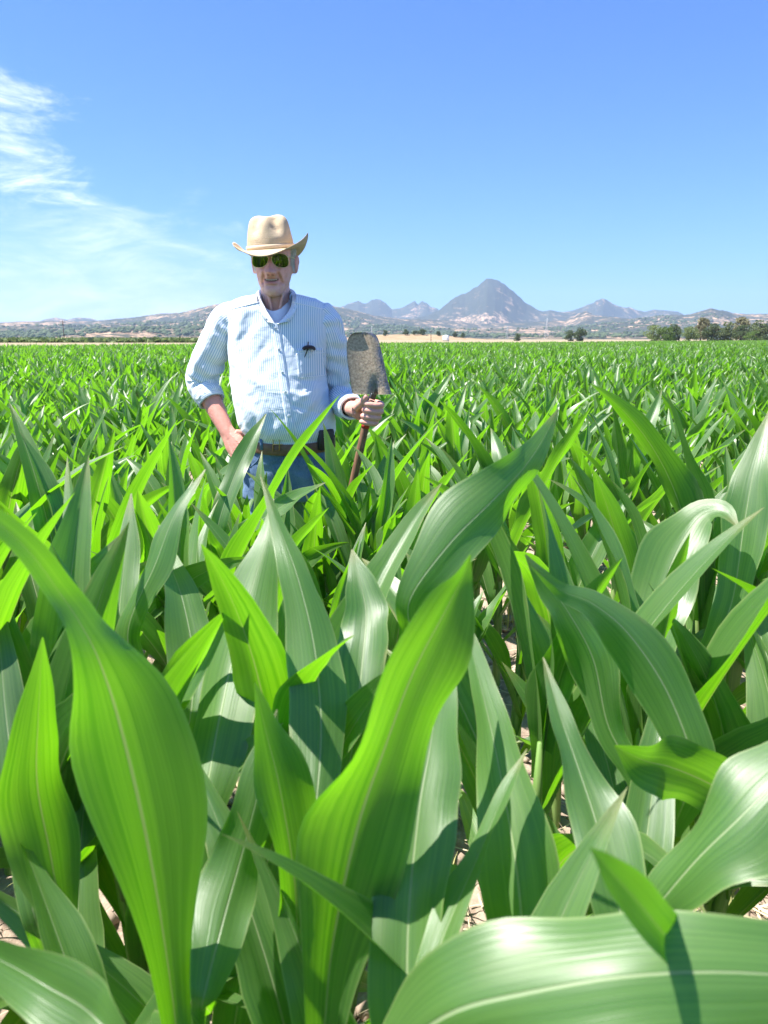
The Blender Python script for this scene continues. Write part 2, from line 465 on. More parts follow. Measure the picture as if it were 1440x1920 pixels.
def hill_z(x, y):
    r = np.hypot(x, y); a = np.arctan2(x, y)
    ia = np.clip(np.searchsorted(aa, a), 0, len(aa) - 1); ir = np.clip(np.searchsorted(rr, r), 0, len(rr) - 1)
    return hz[ir, ia]

# ------------------------------------------------------------------ corn
NS, NCR = 22, 7
def width_profile(s):
    t = np.clip((s - .36) / .64, 0, 1)
    a = np.clip(s / .36, 0, 1); a = a * a * (3 - 2 * a)
    return np.where(s < .36, .42 + .58 * a, 1 - t ** 1.75)
def blades(P, A, Nn, W, fold, ruf, phase, freq, m=NCR, wamp=.09):
    """P,A,Nn (L,n,3); W (L,n); fold (L,n); ruf (L,); -> verts (L,n,m,3), uv (n,m,2)"""
    L, n = W.shape
    s = np.linspace(0, 1, n)
    c = np.linspace(-1, 1, m)
    half = (W / 2)[..., None]
    cs = c[None, None, :]
    sd = np.where(c >= 0, 1.0, -1.0)[None, None, :]
    wave = np.sin(s[None, :, None] * freq[:, None, None] + phase[:, None, None] + sd * 1.3) * ruf[:, None, None] * np.clip(np.sin(s * math.pi), 0, 1)[None, :, None]
    wob = 1 + wamp * (np.sin(s[None, :, None] * freq[:, None, None] * .8 + phase[:, None, None] * 2 + sd * 2.1) + .5 * np.sin(s[None, :, None] * freq[:, None, None] * 2.3 + phase[:, None, None] * 5 + sd * 4.3)) * np.clip(ruf[:, None, None] * 5, 0, 1)
    off_a = half * cs * wob * np.cos(fold)[..., None]
    off_n = half * (np.abs(cs) * np.sin(fold)[..., None] + wave * cs ** 2)
    v = P[:, :, None] + A[:, :, None] * off_a[..., None] + Nn[:, :, None] * off_n[..., None]
    uv = np.stack(np.broadcast_arrays((c * .5 + .5)[None, :], s[:, None]), -1)
    return v, uv
def arch_spines(h0, phi, e0, bend, length, curl, twist, n, base=None, power=1.6):
    """spines leaving a stalk at height h0 towards azimuth phi"""
    L = len(h0)
    s = np.linspace(0, 1, n)[None]
    e = e0[:, None] - bend[:, None] * s ** power
    ph = phi[:, None] + curl[:, None] * s
    d = np.stack([np.cos(e) * np.cos(ph), np.cos(e) * np.sin(ph), np.sin(e)], -1)
    step = d * (length / (n - 1))[:, None, None]
    P = np.cumsum(step, 1) - step
    P[..., 2] += h0[:, None]
    hvec = np.stack([-np.sin(ph), np.cos(ph), 0 * ph], -1)
    nv = np.cross(d, hvec)
    tw = twist[:, None] * s
    A = hvec * np.cos(tw)[..., None] + nv * np.sin(tw)[..., None]
    Nn = -hvec * np.sin(tw)[..., None] + nv * np.cos(tw)[..., None]
    if base is not None: P = P + base[:, None]
    return P, A, Nn
def leaf_params(n_plants, n_leaf, rg, top=.58, droop=1.0):
    """random leaves of n_plants plants; arrays (n_plants*n_leaf)"""
    k = np.tile(np.arange(n_leaf), n_plants)
    f = k / (n_leaf - 1)
    L = len(k)
    side = np.repeat(rg.uniform(0, 2 * math.pi, n_plants), n_leaf)
    phi = side + (k % 2) * math.pi + rg.normal(0, .42, L)
    h0 = (.10 + f * (top - .10)) + rg.normal(0, .012, L)
    e0 = R(58) + f * R(24) + rg.normal(0, R(6), L)
    bend = (R(78) - f * R(42)) * droop * rg.uniform(.25, 1.2, L)
    length = (.40 + .30 * np.sin(np.clip(f * 1.15, 0, 1) * math.pi * .75)) * rg.uniform(.85, 1.12, L)
    length = np.where(f > .86, length * .74, length)
    wid = (.058 + .045 * np.sin(np.clip(f * 1.05, 0, 1) * math.pi * .8)) * rg.uniform(.86, 1.12, L)
    curl = rg.normal(0, .35, L); twist = rg.normal(0, .75, L)
    fold = R(20) + R(26) * f + rg.normal(0, R(5), L)
    return h0, phi, e0, bend, length, wid, curl, twist, fold
def leaf_block(prm, n, m, rg, base=None, scale=None, roll=None):
    h0, phi, e0, bend, length, wid, curl, twist, fold = prm
    P, A, Nn = arch_spines(h0, phi, e0, bend, length, curl, twist, n, None)
    s = np.linspace(0, 1, n)
    W = wid[:, None] * width_profile(s)[None]
    fo = fold[:, None] * (1.25 - .75 * s)[None]
    L = len(h0)
    v, uv = blades(P, A, Nn, W, fo, rg.uniform(.06, .34, L), rg.uniform(0, 6, L), rg.uniform(9, 21, L), m)
    if scale is not None: v = v * scale[:, None, None, None]
    if base is not None: v = v + base[:, None, None]
    return v, uv

def stalk_mesh(name, top=.6, rb=.016):
    mb = MB()
    lean = rng.normal(0, .02, 2)
    zs = np.array([-.06, 0, .04, .10, .16, .24, .32, .42, top])
    zs = np.minimum(zs, top)
    path = np.stack([lean[0] * (zs / top) ** 2, lean[1] * (zs / top) ** 2, zs], 1)
    r = np.interp(zs, [-.06, .1, .3, top], [rb * 1.1, rb, rb * 1.05, rb * .25])
    mb.tube(path, r, 8, 16)
    return mb.mesh(name)

# prototypes: stalk + nine leaves each
PROTO = []
NL = 9
for k in range(16):
    rg = np.random.default_rng(100 + k)
    prm = leaf_params(1, NL, rg, top=rg.uniform(.48, .60))
    v, uv = leaf_block(prm, NS, NCR, rg)
    lm = []
    for i in range(NL):
        me = make_mesh('leaf', v[i].reshape(-1, 3), grid_quads(NS, NCR), uv.reshape(-1, 2), attrs={'rnd': np.full(NS * NCR, rg.random())})
        me.materials.append(LEAF); lm.append(me)
    st = stalk_mesh('stalk'); st.materials.append(STALK)
    PROTO.append((st, lm))

# ---- the plants right in front of the camera, leaf by leaf
# each leaf: (photo x, photo y, distance along the lens axis, blade width in photo pixels, roll in degrees)
FRONT = {
 'wide backlit blade reaching up across the lower centre': [
   [(604, 1990, .82, 60, -10), (622, 1780, .81, 120, -25), (668, 1560, .79, 225, -30), (722, 1400, .77, 205, -32), (775, 1260, .75, 180, -32), (838, 1140, .72, 105, -30), (866, 1085, .71, 44, -30), (882, 1040, .70, 3, -30)],
   [(560, 1800, .90, 70, -10), (552, 1650, .90, 125, -35), (525, 1480, .89, 125, -40), (498, 1370, .88, 70, -40), (477, 1280, .87, 3, -40)]],
 'big backlit blade bending over to the left edge': [
   [(338, 2000, .82, 50, -10), (312, 1790, .81, 105, -25), (272, 1560, .79, 205, -28), (225, 1360, .76, 200, -28), (186, 1240, .73, 140, -28), (152, 1172, .715, 92, -26), (112, 1112, .70, 64, -24), (55, 1035, .67, 50, -20), (-25, 965, .64, 40, -15), (-110, 920, .61, 6, -10)],
   [(250, 2000, .54, 70, 30), (170, 1900, .55, 130, 30), (90, 1850, .56, 120, 35), (0, 1800, .58, 90, 35), (-130, 1745, .60, 4, 30)]],
 'short bright blade at the left edge of the picture': [
   [(128, 1800, .96, 34, -10), (98, 1620, .96, 120, -30), (70, 1470, .95, 142, -30), (72, 1340, .93, 84, -30), (80, 1195, .90, 3, -30)],
   [(60, 1700, .95, 60, 20), (30, 1500, 1.0, 100, 25), (10, 1330, 1.05, 80, 25), (-5, 1180, 1.1, 40, 25), (-30, 1080, 1.15, 3, 20)]],
 'pale glossy blade crossed by a shadow left of the middle': [
   [(372, 1590, .98, 50, 0), (396, 1430, 1.04, 125, 20), (432, 1250, 1.12, 145, 25), (470, 1110, 1.18, 98, 25), (500, 1010, 1.22, 42, 20), (512, 935, 1.27, 3, 20)],
   [(380, 1880, .80, 50, 0), (420, 1720, .86, 115, -20), (462, 1570, .92, 115, -25), (500, 1420, .97, 60, -25), (520, 1330, 1.0, 3, -20)]],
 'dark slender blade beside a whitish one at the middle': [
   [(592, 1540, .94, 70, 0), (602, 1370, 1.0, 112, -10), (590, 1220, 1.05, 108, -20), (560, 1090, 1.1, 72, -25), (528, 1000, 1.15, 36, -25), (488, 890, 1.2, 3, -25)],
   [(668, 1350, 1.08, 60, 0), (680, 1230, 1.13, 100, 5), (686, 1150, 1.17, 88, 5), (674, 1085, 1.2, 48, 0), (660, 1030, 1.23, 3, 0)]],
 'upright flat blade with a pale midrib below the middle': [
   [(764, 1960, .74, 120, 0), (765, 1740, .78, 148, 5), (785, 1520, .83, 145, 5), (808, 1390, .87, 112, 5), (828, 1260, .9, 60, 5), (842, 1170, .93, 3, 0)],
   [(768, 1960, .69, 80, 35), (828, 1765, .74, 80, 45), (890, 1620, .80, 62, 50), (940, 1500, .86, 44, 50), (988, 1405, .9, 3, 50)]],
 'narrow blade tapering up to a point right of the middle': [
   [(988, 1800, .84, 150, 0), (966, 1610, .88, 145, 15), (930, 1410, .95, 105, 25), (900, 1280, 1.0, 55, 30), (866, 1140, 1.06, 3, 30)],
   [(1175, 1790, .79, 120, -10), (1125, 1570, .85, 115, -25), (1082, 1435, .9, 78, -30), (1046, 1330, .95, 42, -30), (1018, 1232, 1.0, 3, -30)]],
 'broad pale blade lying across the bottom right corner': [
   [(740, 1990, .60, 120, 10), (835, 1905, .555, 215, 5), (985, 1862, .53, 262, 4), (1200, 1828, .51, 250, 4), (1440, 1826, .51, 205, 4), (1700, 1866, .53, 120, 20), (1900, 1950, .55, 8, 10)],
   ],
 'blurred bright leaf tip standing up at the bottom right': [
   [(1330, 1920, .64, 40, 0), (1285, 1810, .57, 84, -20), (1215, 1715, .50, 92, -30), (1150, 1640, .46, 66, -30), (1106, 1590, .44, 3, -30)]],
 'bent light green blade entering from the right edge': [
   [(1190, 1760, .80, 40, 0), (1290, 1630, .76, 130, 20), (1390, 1530, .74, 180, 25), (1500, 1420, .75, 130, 20), (1610, 1300, .78, 4, 10)]],
 'drooping twisted blade and two dark arching blades on the right': [
   [(1410, 1520, 1.06, 50, 0), (1335, 1472, 1.0, 112, 10), (1262, 1440, .96, 122, 15), (1205, 1425, .93, 84, 15), (1152, 1398, .90, 3, 10)],
   [(1305, 1450, 1.05, 90, 0), (1255, 1305, 1.05, 110, -25), (1182, 1192, 1.04, 95, -25), (1112, 1132, 1.02, 62, -20), (1050, 1106, 1.0, 32, -10), (995, 1060, .98, 3, -10)],
   [(1140, 1360, 1.15, 60, 0), (1112, 1235, 1.15, 90, -25), (1062, 1142, 1.14, 74, -25), (1022, 1092, 1.13, 42, -25), (985, 1040, 1.12, 3, -25)]],
 'silvery arching blade with a folded tip on the right': [
   [(1190, 1380, 1.38, 46, 0), (1218, 1200, 1.41, 106, 10), (1258, 1060, 1.45, 116, 10), (1306, 975, 1.48, 76, 20), (1350, 958, 1.46, 46, 40), (1386, 990, 1.42, 3, 40)],
   [(1372, 1130, 1.5, 60, 0), (1394, 990, 1.5, 82, 10), (1414, 880, 1.52, 58, 10), (1442, 770, 1.56, 3, 10)]],
 'large glossy blade leaning up to the right below the horizon': [
   [(770, 1120, 1.18, 60, 0), (842, 1020, 1.18, 112, -15), (920, 942, 1.2, 120, -20), (980, 880, 1.23, 86, -25), (1020, 820, 1.27, 38, -25), (1046, 768, 1.3, 3, -25)]],
 'dark bluish upright blade left of the man': [
   [(214, 1260, 1.3, 56, 0), (224, 1140, 1.35, 76, 25), (236, 1025, 1.4, 46, 30), (246, 925, 1.45, 3, 30)],
   [(352, 1370, 1.2, 60, 0), (362, 1240, 1.25, 98, -15), (342, 1125, 1.3, 76, -20), (316, 1050, 1.35, 34, -20), (298, 985, 1.4, 3, -20)],
   [(240, 1180, 1.3, 50, 20), (290, 1060, 1.3, 62, 40), (330, 960, 1.32, 40, 45), (385, 880, 1.36, 3, 45)]],
 "sunlit blade in front of the man's belt": [
   [(408, 990, 2.36, 36, 0), (436, 900, 2.4, 42, 15), (468, 832, 2.44, 30, 20), (499, 776, 2.48, 2, 20)],
   [(440, 1010, 2.36, 30, 0), (505, 965, 2.3, 40, 40), (560, 930, 2.26, 26, 45), (610, 905, 2.2, 2, 45)]],
}
front_xy = []
for fi, (desc, leaves) in enumerate(FRONT.items()):
    rg = np.random.default_rng(500 + fi)
    bases = np.array([convd(l[0][0], l[0][1], l[0][2]) for l in leaves])
    sx, sy = bases[:, :2].mean(0)
    sy += .02
    front_xy.append((sx, sy))
    root = empty('corn_plant', (sx, sy, 0), 'corn plant with ' + desc, 'corn plant')
    off = np.array([sx, sy, 0])
    topz = max(bases[:, 2].min() - .06, .2)
    me = stalk_mesh('stalk', topz, .015)
    add('stalk', me, STALK, root)
    for l in leaves:
        rows = []
        b0 = convd(l[0][0], l[0][1], l[0][2])
        for (px, py, dp, wp, ro) in l:
            p = convd(px, py, dp)
            rows.append([*p, wp * dp / F, ro])
        foot = np.array([sx, sy, max(min(b0[2] - .14, topz - .02), .08)])
        rows = [[*foot, .026, 0], [*(foot * .45 + b0 * .55), max(rows[0][3] * .8, .03), 0]] + rows
        n = 44; m = 9
        rs = cr(rows, n)
        P = rs[:, :3]; W = np.maximum(rs[:, 3], .0005); ro = np.radians(rs[:, 4])
        T = unit(np.gradient(P, axis=0)); V = unit(P - CAM)
        A = unit(np.cross(T, V)); Nv = np.cross(A, T)
        A2 = A * np.cos(ro)[:, None] + Nv * np.sin(ro)[:, None]; N2 = -A * np.sin(ro)[:, None] + Nv * np.cos(ro)[:, None]
        sgn = 1.0 if rg.random() < .5 else -1.0
        s = np.linspace(0, 1, n)
        v, uv = blades(P[None], A2[None], N2[None] * sgn, W[None], np.full((1, n), R(17)) * (1.3 - .7 * s), np.array([rg.uniform(.22, .42)]), np.array([rg.uniform(0, 6)]), np.array([rg.uniform(11, 20)]), m, .08)
        add('leaf', make_mesh('leaf', v.reshape(-1, 3) - off, grid_quads(n, m), uv.reshape(-1, 2), attrs={'rnd': np.full(n * m, rg.random())}), LEAF, root)
    # the older leaves low on the same stalk
    prm = list(leaf_params(1, 9, rg, top=min(topz, .5)))
    keep = [1, 2, 3, 4]
    prm = [p[keep] for p in prm]
    v, uv = leaf_block(prm, NS, NCR, rg)
    for i in range(len(keep)):
        add('leaf', make_mesh('leaf', v[i].reshape(-1, 3), grid_quads(NS, NCR), uv.reshape(-1, 2), attrs={'rnd': np.full(NS * NCR, rg.random())}), LEAF, root)
front_xy = np.array(front_xy)

# ---- planting plan: rows 0.76 m apart
def edge_y(x): return 114 + 1.236 * x          # far edge of the field
plan = []
rg = np.random.default_rng(3)
def row_points(k, step, jit=.16, rs=RS, aw=R(40)):
    o = ROW0 + k * rs
    lim = max(abs(o) * math.tan(aw) * 1.15, 4.2)
    t = np.arange(-lim, lim, step)
    t = t + rg.normal(0, step * jit, len(t))
    oo = o + rg.normal(0, .03, len(t))
    return np.stack([ROWN[0] * oo + ROWDIR[0] * t, ROWN[1] * oo + ROWDIR[1] * t], 1)
near_pts = np.vstack([row_points(k, .165) for k in range(-5, 35)])
near_pts = np.vstack([near_pts, [[(q - 720) / F * yy_, yy_] for q, yy_ in ((486, 2.48), (524, 2.42), (566, 2.47), (604, 2.40), (640, 2.46), (668, 2.38), (705, 2.44), (742, 2.40))]])
man_xy = conv(545, 830)[:2]
d_cam = np.hypot(near_pts[:, 0], near_pts[:, 1])
ok = (d_cam > .62)
ok &= np.min(np.hypot(near_pts[:, None, 0] - front_xy[None, :, 0], near_pts[:, None, 1] - front_xy[None, :, 1]), 1) > .13
ok &= np.hypot(near_pts[:, 0] - man_xy[0], near_pts[:, 1] - man_xy[1] - .0) > .24
px, py, pz = project(np.hstack([near_pts, np.full((len(near_pts), 1), .7)]))
inview = (pz > .25) & (px > -60) & (px < 1500) & (py < 2050)
# the camera stands in the nearest gap: nothing right under the lens in view
ok &= ~(inview & (pz < .95))
bx_, by_, _ = project(np.hstack([near_pts, np.zeros((len(near_pts), 1))]))
for gx_, gy_, gr_ in ((1410, 1700, 110), (1010, 1330, 75), (440, 1830, 100), (1190, 1010, 40), (870, 1400, 50)):      # thin spots where the soil shows
    ok &= np.hypot(bx_ - gx_, by_ - gy_) > gr_
near_pts = near_pts[ok]; inview = inview[ok]; d_cam = d_cam[ok]
ang = np.abs(np.arctan2(near_pts[:, 0], near_pts[:, 1]))
keep = (ang < R(40)) | (d_cam < 4)
near_pts = near_pts[keep]; inview = inview[keep]; d_cam = d_cam[keep]
def grade(d): return np.interp(d, [2.6, 3.6, 7.5], [1.0, .90, .74])       # the crop stands lower farther out
def patch_h(x, y): return 1 + .45 * (fbm(np.asarray(x) / 1.7, np.asarray(y) / 1.7, 3, 44) - .5)      # stronger and weaker patches of the crop
order = np.argsort(np.where(inview, d_cam, 1e9))
hero = order[:286]
hero_set = np.zeros(len(near_pts), bool); hero_set[hero] = True
ORD = ['first', 'second', 'third', 'fourth', 'fifth', 'sixth', 'seventh', 'eighth', 'ninth', 'tenth', 'eleventh', 'twelfth', 'thirteenth', 'fourteenth', 'fifteenth', 'sixteenth', 'seventeenth', 'eighteenth', 'nineteenth', 'twentieth']
row_of = np.round((near_pts @ ROWN - ROW0) / RS).astype(int)
row_label = {}
for ri, k in enumerate(sorted(set(row_of[hero]))):
    mem = [j for j in hero if row_of[j] == k]
    mem.sort(key=lambda j: project(np.array([*near_pts[j], .7]))[0])
    for q_, j in enumerate(mem):
        rw = ORD[ri] if ri < len(ORD) else 'farthest'
        if ri < 4 and q_ < 20 and len(mem) - q_ > 5: row_label[j] = 'corn plant in the ' + rw + ' row behind the front blades, ' + ORD[q_] + ' from the left'
        elif ri < 4 and len(mem) - q_ <= 20: row_label[j] = 'corn plant in the ' + rw + ' row behind the front blades, ' + ORD[len(mem) - q_ - 1] + ' from the right'
        else: row_label[j] = 'leafy corn plant in the ' + rw + ' row counted from the camera'
for i, j in enumerate(hero):
    x, y = near_pts[j]
    st, lm = PROTO[rg.integers(len(PROTO))]
    r = empty('corn_plant', (x, y, float(ground_z(np.array(x), np.array(y)))), row_label[j], 'corn plant', 'corn plants in the rows')
    r.rotation_euler = (rg.normal(0, .05), rg.normal(0, .05), rg.uniform(0, 6.28))
    s = rg.uniform(.92, 1.18) * grade(d_cam[j]) * (float(patch_h(x, y)) if d_cam[j] > 3.6 else min(1.0, float(patch_h(x, y))))
    qx = project(np.array([x, y, .9]))[0]
    if 1.4 < y < 2.9 and 380 < qx < 860: s *= .90 if y > 2.2 else .80
    sw = s * np.interp(d_cam[j], [2.6, 6], [1.0, 1.20]); r.scale = (sw, sw, s * rg.uniform(.95, 1.06))
    add('stalk', st, None, r)
    for me in lm:
        o = add('leaf', me, None, r)
        o.rotation_euler = (0, 0, rg.normal(0, .25))

# ---- the rest of the field, one mass
mass_v = []; mass_q = []; mass_uv = []; mass_r = []; nv = 0
def mass(pts, n_leaf, n, m, top=.55, keep=None, wscale=1.0, sc=(.92, 1.16), lscale=1.0):
    global nv
    if not len(pts): return
    rg2 = np.random.default_rng(len(pts))
    prm = list(leaf_params(len(pts), n_leaf if keep is None else 9, rg2, top=top))
    base = np.hstack([pts, np.zeros((len(pts), 1))])
    if keep is not None:
        mask = np.isin(np.tile(np.arange(9), len(pts)), keep)
        prm = [p[mask] for p in prm]; k = len(keep)
    else: k = n_leaf
    prm[5] = prm[5] * wscale; prm[4] = prm[4] * lscale
    s = np.repeat(rg2.uniform(*sc, len(pts)) * grade(np.hypot(pts[:, 0], pts[:, 1])) * patch_h(pts[:, 0], pts[:, 1]), k)
    v, uv = leaf_block(prm, n, m, rg2, np.repeat(base, k, 0), s)
    L = len(v)
    q = grid_quads(n, m)[None] + (np.arange(L) * n * m)[:, None, None] + nv
    mass_v.append(v.reshape(-1, 3)); mass_q.append(q.reshape(-1, 4))
    mass_uv.append(np.tile(uv.reshape(1, -1, 2), (L, 1, 1)).reshape(-1, 2)); mass_r.append(np.repeat(rg2.random(L), n * m))
    nv += L * n * m
rest = near_pts[~hero_set]
mass(rest, 9, 9, 5, keep=[1, 3, 4, 5, 6, 7, 8], wscale=1.35)
def wedge(y0, y1, step, rs, aw=R(34)):
    pts = []
    for k in range(int((y0 - ROW0) / rs) + 1, int((y1 - ROW0) / rs) + 1):
        p = row_points(k, step, .3, rs, aw)
        a = np.abs(np.arctan2(p[:, 0], p[:, 1]))
        pts.append(p[(a < aw) & (p[:, 1] < edge_y(p[:, 0]))])
    return np.vstack(pts)
back_pts = np.vstack([row_points(k, .3, .3) for k in range(-16, -5)])
mass(back_pts[np.abs(back_pts[:, 0]) < 6], 9, 5, 3, keep=[3, 5, 6, 7, 8], wscale=1.3)
mass(wedge(26.8, 55, .26, .76), 9, 5, 3, keep=[4, 5, 6, 7, 8], wscale=1.5)
mass(wedge(55, 110, .5, .76), 9, 4, 3, keep=[5, 6, 7, 8], wscale=1.9, lscale=1.05)
mass(wedge(110, 330, 1.2, 1.52), 9, 3, 3, keep=[5, 6, 7, 8], wscale=4.0, lscale=1.25, sc=(.85, 1.0))
print('mass verts', nv)
add('corn_crop', make_mesh('corn_crop', np.vstack(mass_v), np.vstack(mass_q), np.vstack(mass_uv), attrs={'rnd': np.concatenate(mass_r)}), LEAF,
    label='wide green mass of corn filling the field to its far edge', cat='corn crop', kind='stuff')

# ------------------------------------------------------------------ the man
def px2m(w, dy=0.0, z=1.3): return w / scale_at(dy, z)
MAN = conv(545, 830); MAN = np.array([MAN[0], Y0 + .02, 0.0])
man = empty('person', MAN, 'man in straw hat, mirrored sunglasses and striped shirt standing in the corn', 'person')

def cloth_material(name, white, stripe, period=.0075, duty=.40, wr=.28):
    m, nt, b = mat(name, white, .85, .15)
    b.inputs['Sheen Weight'].default_value = .15
    uv = N(nt, 'ShaderNodeUVMap'); uv.uv_map = 'UVMap'
    sp = N(nt, 'ShaderNodeSeparateXYZ'); nt.links.new(uv.outputs[0], sp.inputs[0])
    fr = mathn(nt, 'FRACT', mathn(nt, 'DIVIDE', sp.outputs[0], period))
    d = mathn(nt, 'ABSOLUTE', mathn(nt, 'SUBTRACT', fr, .5))
    st = maprange(nt, d, duty / 2 - .04, duty / 2 + .06, 1, 0)
    tc = N(nt, 'ShaderNodeTexCoord')
    n = noise(nt, tc.outputs['Object'], 6, 5, .6)
    fade = maprange(nt, n, .35, .7, 1, .65)
    c = mixc(nt, mathn(nt, 'MULTIPLY', st, fade), white, stripe)
    # faint work stains
    s2 = noise(nt, tc.outputs['Object'], 11, 4, .6)
    c = mixc(nt, maprange(nt, s2, .66, .80, 0, .35), c, (.38, .34, .27))
    nt.links.new(c, b.inputs['Base Color'])
    fine = noise(nt, tc.outputs['Object'], 26, 4, .55, .4)
    wv = noise(nt, mapping(nt, tc.outputs['Object'], (9, 9, 22), (0, R(25), 0)), 1, 3, .5, .6)
    h = mathn(nt, 'ADD', mathn(nt, 'MULTIPLY', fine, .25), wv)
    bump(nt, b, h, wr, .012)
    return m
SHIRT = cloth_material('striped_cotton', (.86, .89, .90), (.40, .54, .65))
CUFFM = cloth_material('striped_cotton_cuff', (.86, .89, .90), (.40, .54, .65), .0075, .40, .3)
TEE = flat_mat('white_knit', (.80, .82, .86), (.86, .88, .90), 40, .9, .1, .1, .002)
def denim_material():
    m, nt, b = mat('denim', (.08, .15, .28), .9, .1)
    tc = N(nt, 'ShaderNodeTexCoord')
    n = noise(nt, tc.outputs['Object'], 9, 6, .65)
    f = noise(nt, mapping(nt, tc.outputs['Object'], (500, 500, 120)), 1, 2)
    c = mixc(nt, maprange(nt, n, .35, .7, 0, 1), (.055, .105, .21), (.16, .25, .40))
    c = mixc(nt, maprange(nt, f, .4, .7, 0, .35), c, (.30, .38, .50))
    nt.links.new(c, b.inputs['Base Color'])
    bump(nt, b, mathn(nt, 'ADD', n, mathn(nt, 'MULTIPLY', f, .2)), .4, .01)
    return m
DENIM = denim_material()
def skin_material():
    m, nt, b = mat('skin', (.55, .32, .25), .5, .4)
    at = N(nt, 'ShaderNodeAttribute', attribute_name='col')
    tc = N(nt, 'ShaderNodeTexCoord')
    n = noise(nt, tc.outputs['Object'], 55, 5, .65); f = noise(nt, tc.outputs['Object'], 320, 3, .6)
    c = mixc(nt, maprange(nt, n, .45, .75, 0, .45), at.outputs['Color'], (.50, .20, .15))
    c = mixc(nt, maprange(nt, n, .30, .45, .25, 0), c, (.72, .48, .38))
    nt.links.new(c, b.inputs['Base Color'])
    b.inputs['Subsurface Weight'].default_value = .12
    b.inputs['Subsurface Radius'].default_value = (.008, .003, .002)
    b.inputs['Subsurface Scale'].default_value = 1.0
    cr_ = noise(nt, mapping(nt, tc.outputs['Object'], (30, 60, 90)), 2.2, 5, .6, .8)
    bump(nt, b, mathn(nt, 'ADD', mathn(nt, 'MULTIPLY', f, .25), cr_), .35, .004)
    return m
SKIN = skin_material()

# --- head (eye level = z 0 in its own frame)
EYE = conv(514, 490)
def head_rings():
    rows = np.array([  # z, half width, front, back
     (-.131, .010, -.074, -.052), (-.127, .022, -.088, -.035), (-.117, .035, -.094, -.010), (-.100, .048, -.096, .022), (-.080, .0575, -.094, .050),
     (-.052, .0645, -.093, .074), (-.025, .0690, -.093, .088), (0, .0705, -.090, .095), (.025, .0725, -.093, .099), (.050, .0735, -.090, .099),
     (.075, .069, -.078, .090), (.098, .052, -.055, .068), (.110, .030, -.028, .040), (.114, .010, -.005, .015)])
    zz = np.interp(np.linspace(0, 1, 110), np.linspace(0, 1, len(rows)), rows[:, 0])
    R_ = np.stack([np.interp(zz, rows[:, 0], rows[:, k]) for k in range(4)], 1)
    # smooth the profile
    for k in (1, 2, 3):
        for _ in range(5): R_[1:-1, k] = .25 * R_[:-2, k] + .5 * R_[1:-1, k] + .25 * R_[2:, k]
    a = np.linspace(0, 2 * math.pi, 160, endpoint=False)
    out = np.zeros((len(zz), 160, 3))
    for i, (z, w, f, b) in enumerate(R_):
        cy = (f + b) / 2 + .0 ; hd = (b - f) / 2
        p = 2 / 2.25
        x = w * np.sign(np.cos(a)) * np.abs(np.cos(a)) ** p
        y = cy + hd * np.sign(np.sin(a)) * np.abs(np.sin(a)) ** (2 / 2.0)
        # the face is flatter than the back of the head
        out[i, :, 0] = x; out[i, :, 1] = y; out[i, :, 2] = z
    return out
HR = head_rings()
X, Yh, Z = HR[..., 0], HR[..., 1], HR[..., 2]
front = np.clip(-(Yh + .01) / .05, 0, 1)
def g(x0, z0, sx, sz, both=True):
    e = np.exp(-((np.abs(X) if both else X) - x0) ** 2 / (2 * sx ** 2) - (Z - z0) ** 2 / (2 * sz ** 2))
    return e * front
def line(x0, z0, x1, z1, w):
    ax = np.abs(X); t = np.clip(((ax - x0) * (x1 - x0) + (Z - z0) * (z1 - z0)) / ((x1 - x0) ** 2 + (z1 - z0) ** 2), 0, 1)
    d2 = (ax - x0 - t * (x1 - x0)) ** 2 + (Z - z0 - t * (z1 - z0)) ** 2
    return np.exp(-d2 / (2 * w * w)) * front
disp = np.zeros_like(X)      # towards the viewer
nz = np.clip((.012 - Z) / .060, 0, 1)
ridge_n = np.where((Z < .014) & (Z > -.066), nz ** 1.1 * np.clip((Z + .0585) / .006, 0, 1), 0)
disp += .046 * ridge_n * np.exp(-X ** 2 / (2 * (.0080 + .0045 * nz) ** 2)) * front
disp += .017 * g(.0160, -.0505, .0055, .0060)
disp += .008 * g(0, -.049, .010, .008)
disp -= .013 * g(.032, .000, .015, .011)
disp += .006 * g(.030, .021, .018, .007)
disp += .007 * g(.043, -.032, .014, .014)
disp -= .006 * g(.052, -.070, .010, .018)
disp -= .0150 * line(.023, -.050, .037, -.082, .0042)
disp += .009 * line(.034, -.046, .049, -.074, .007)
disp -= .0095 * line(.031, -.082, .031, -.112, .0040)
disp -= .008 * line(.050, -.062, .043, -.108, .0042)
disp -= .004 * line(.036, -.020, .052, -.030, .003)
disp -= .003 * line(.047, -.045, .050, -.090, .003)
disp += .0045 * g(0, -.064, .020, .006)
mouth_z = -.0755 + 7.0 * X ** 2
disp -= .014 * np.exp(-(Z - mouth_z) ** 2 / (2 * (.0016 + .0022 * np.clip(1 - (X / .026) ** 2, 0, 1)) ** 2)) * np.clip((.028 - np.abs(X)) / .004, 0, 1) * front
disp += .007 * g(0, -.0855, .018, .0042)
disp -= .005 * g(0, -.095, .018, .004)
disp += .007 * g(0, -.110, .017, .011)
disp -= .002 * g(0, -.112, .002, .007)
HR[..., 1] -= disp
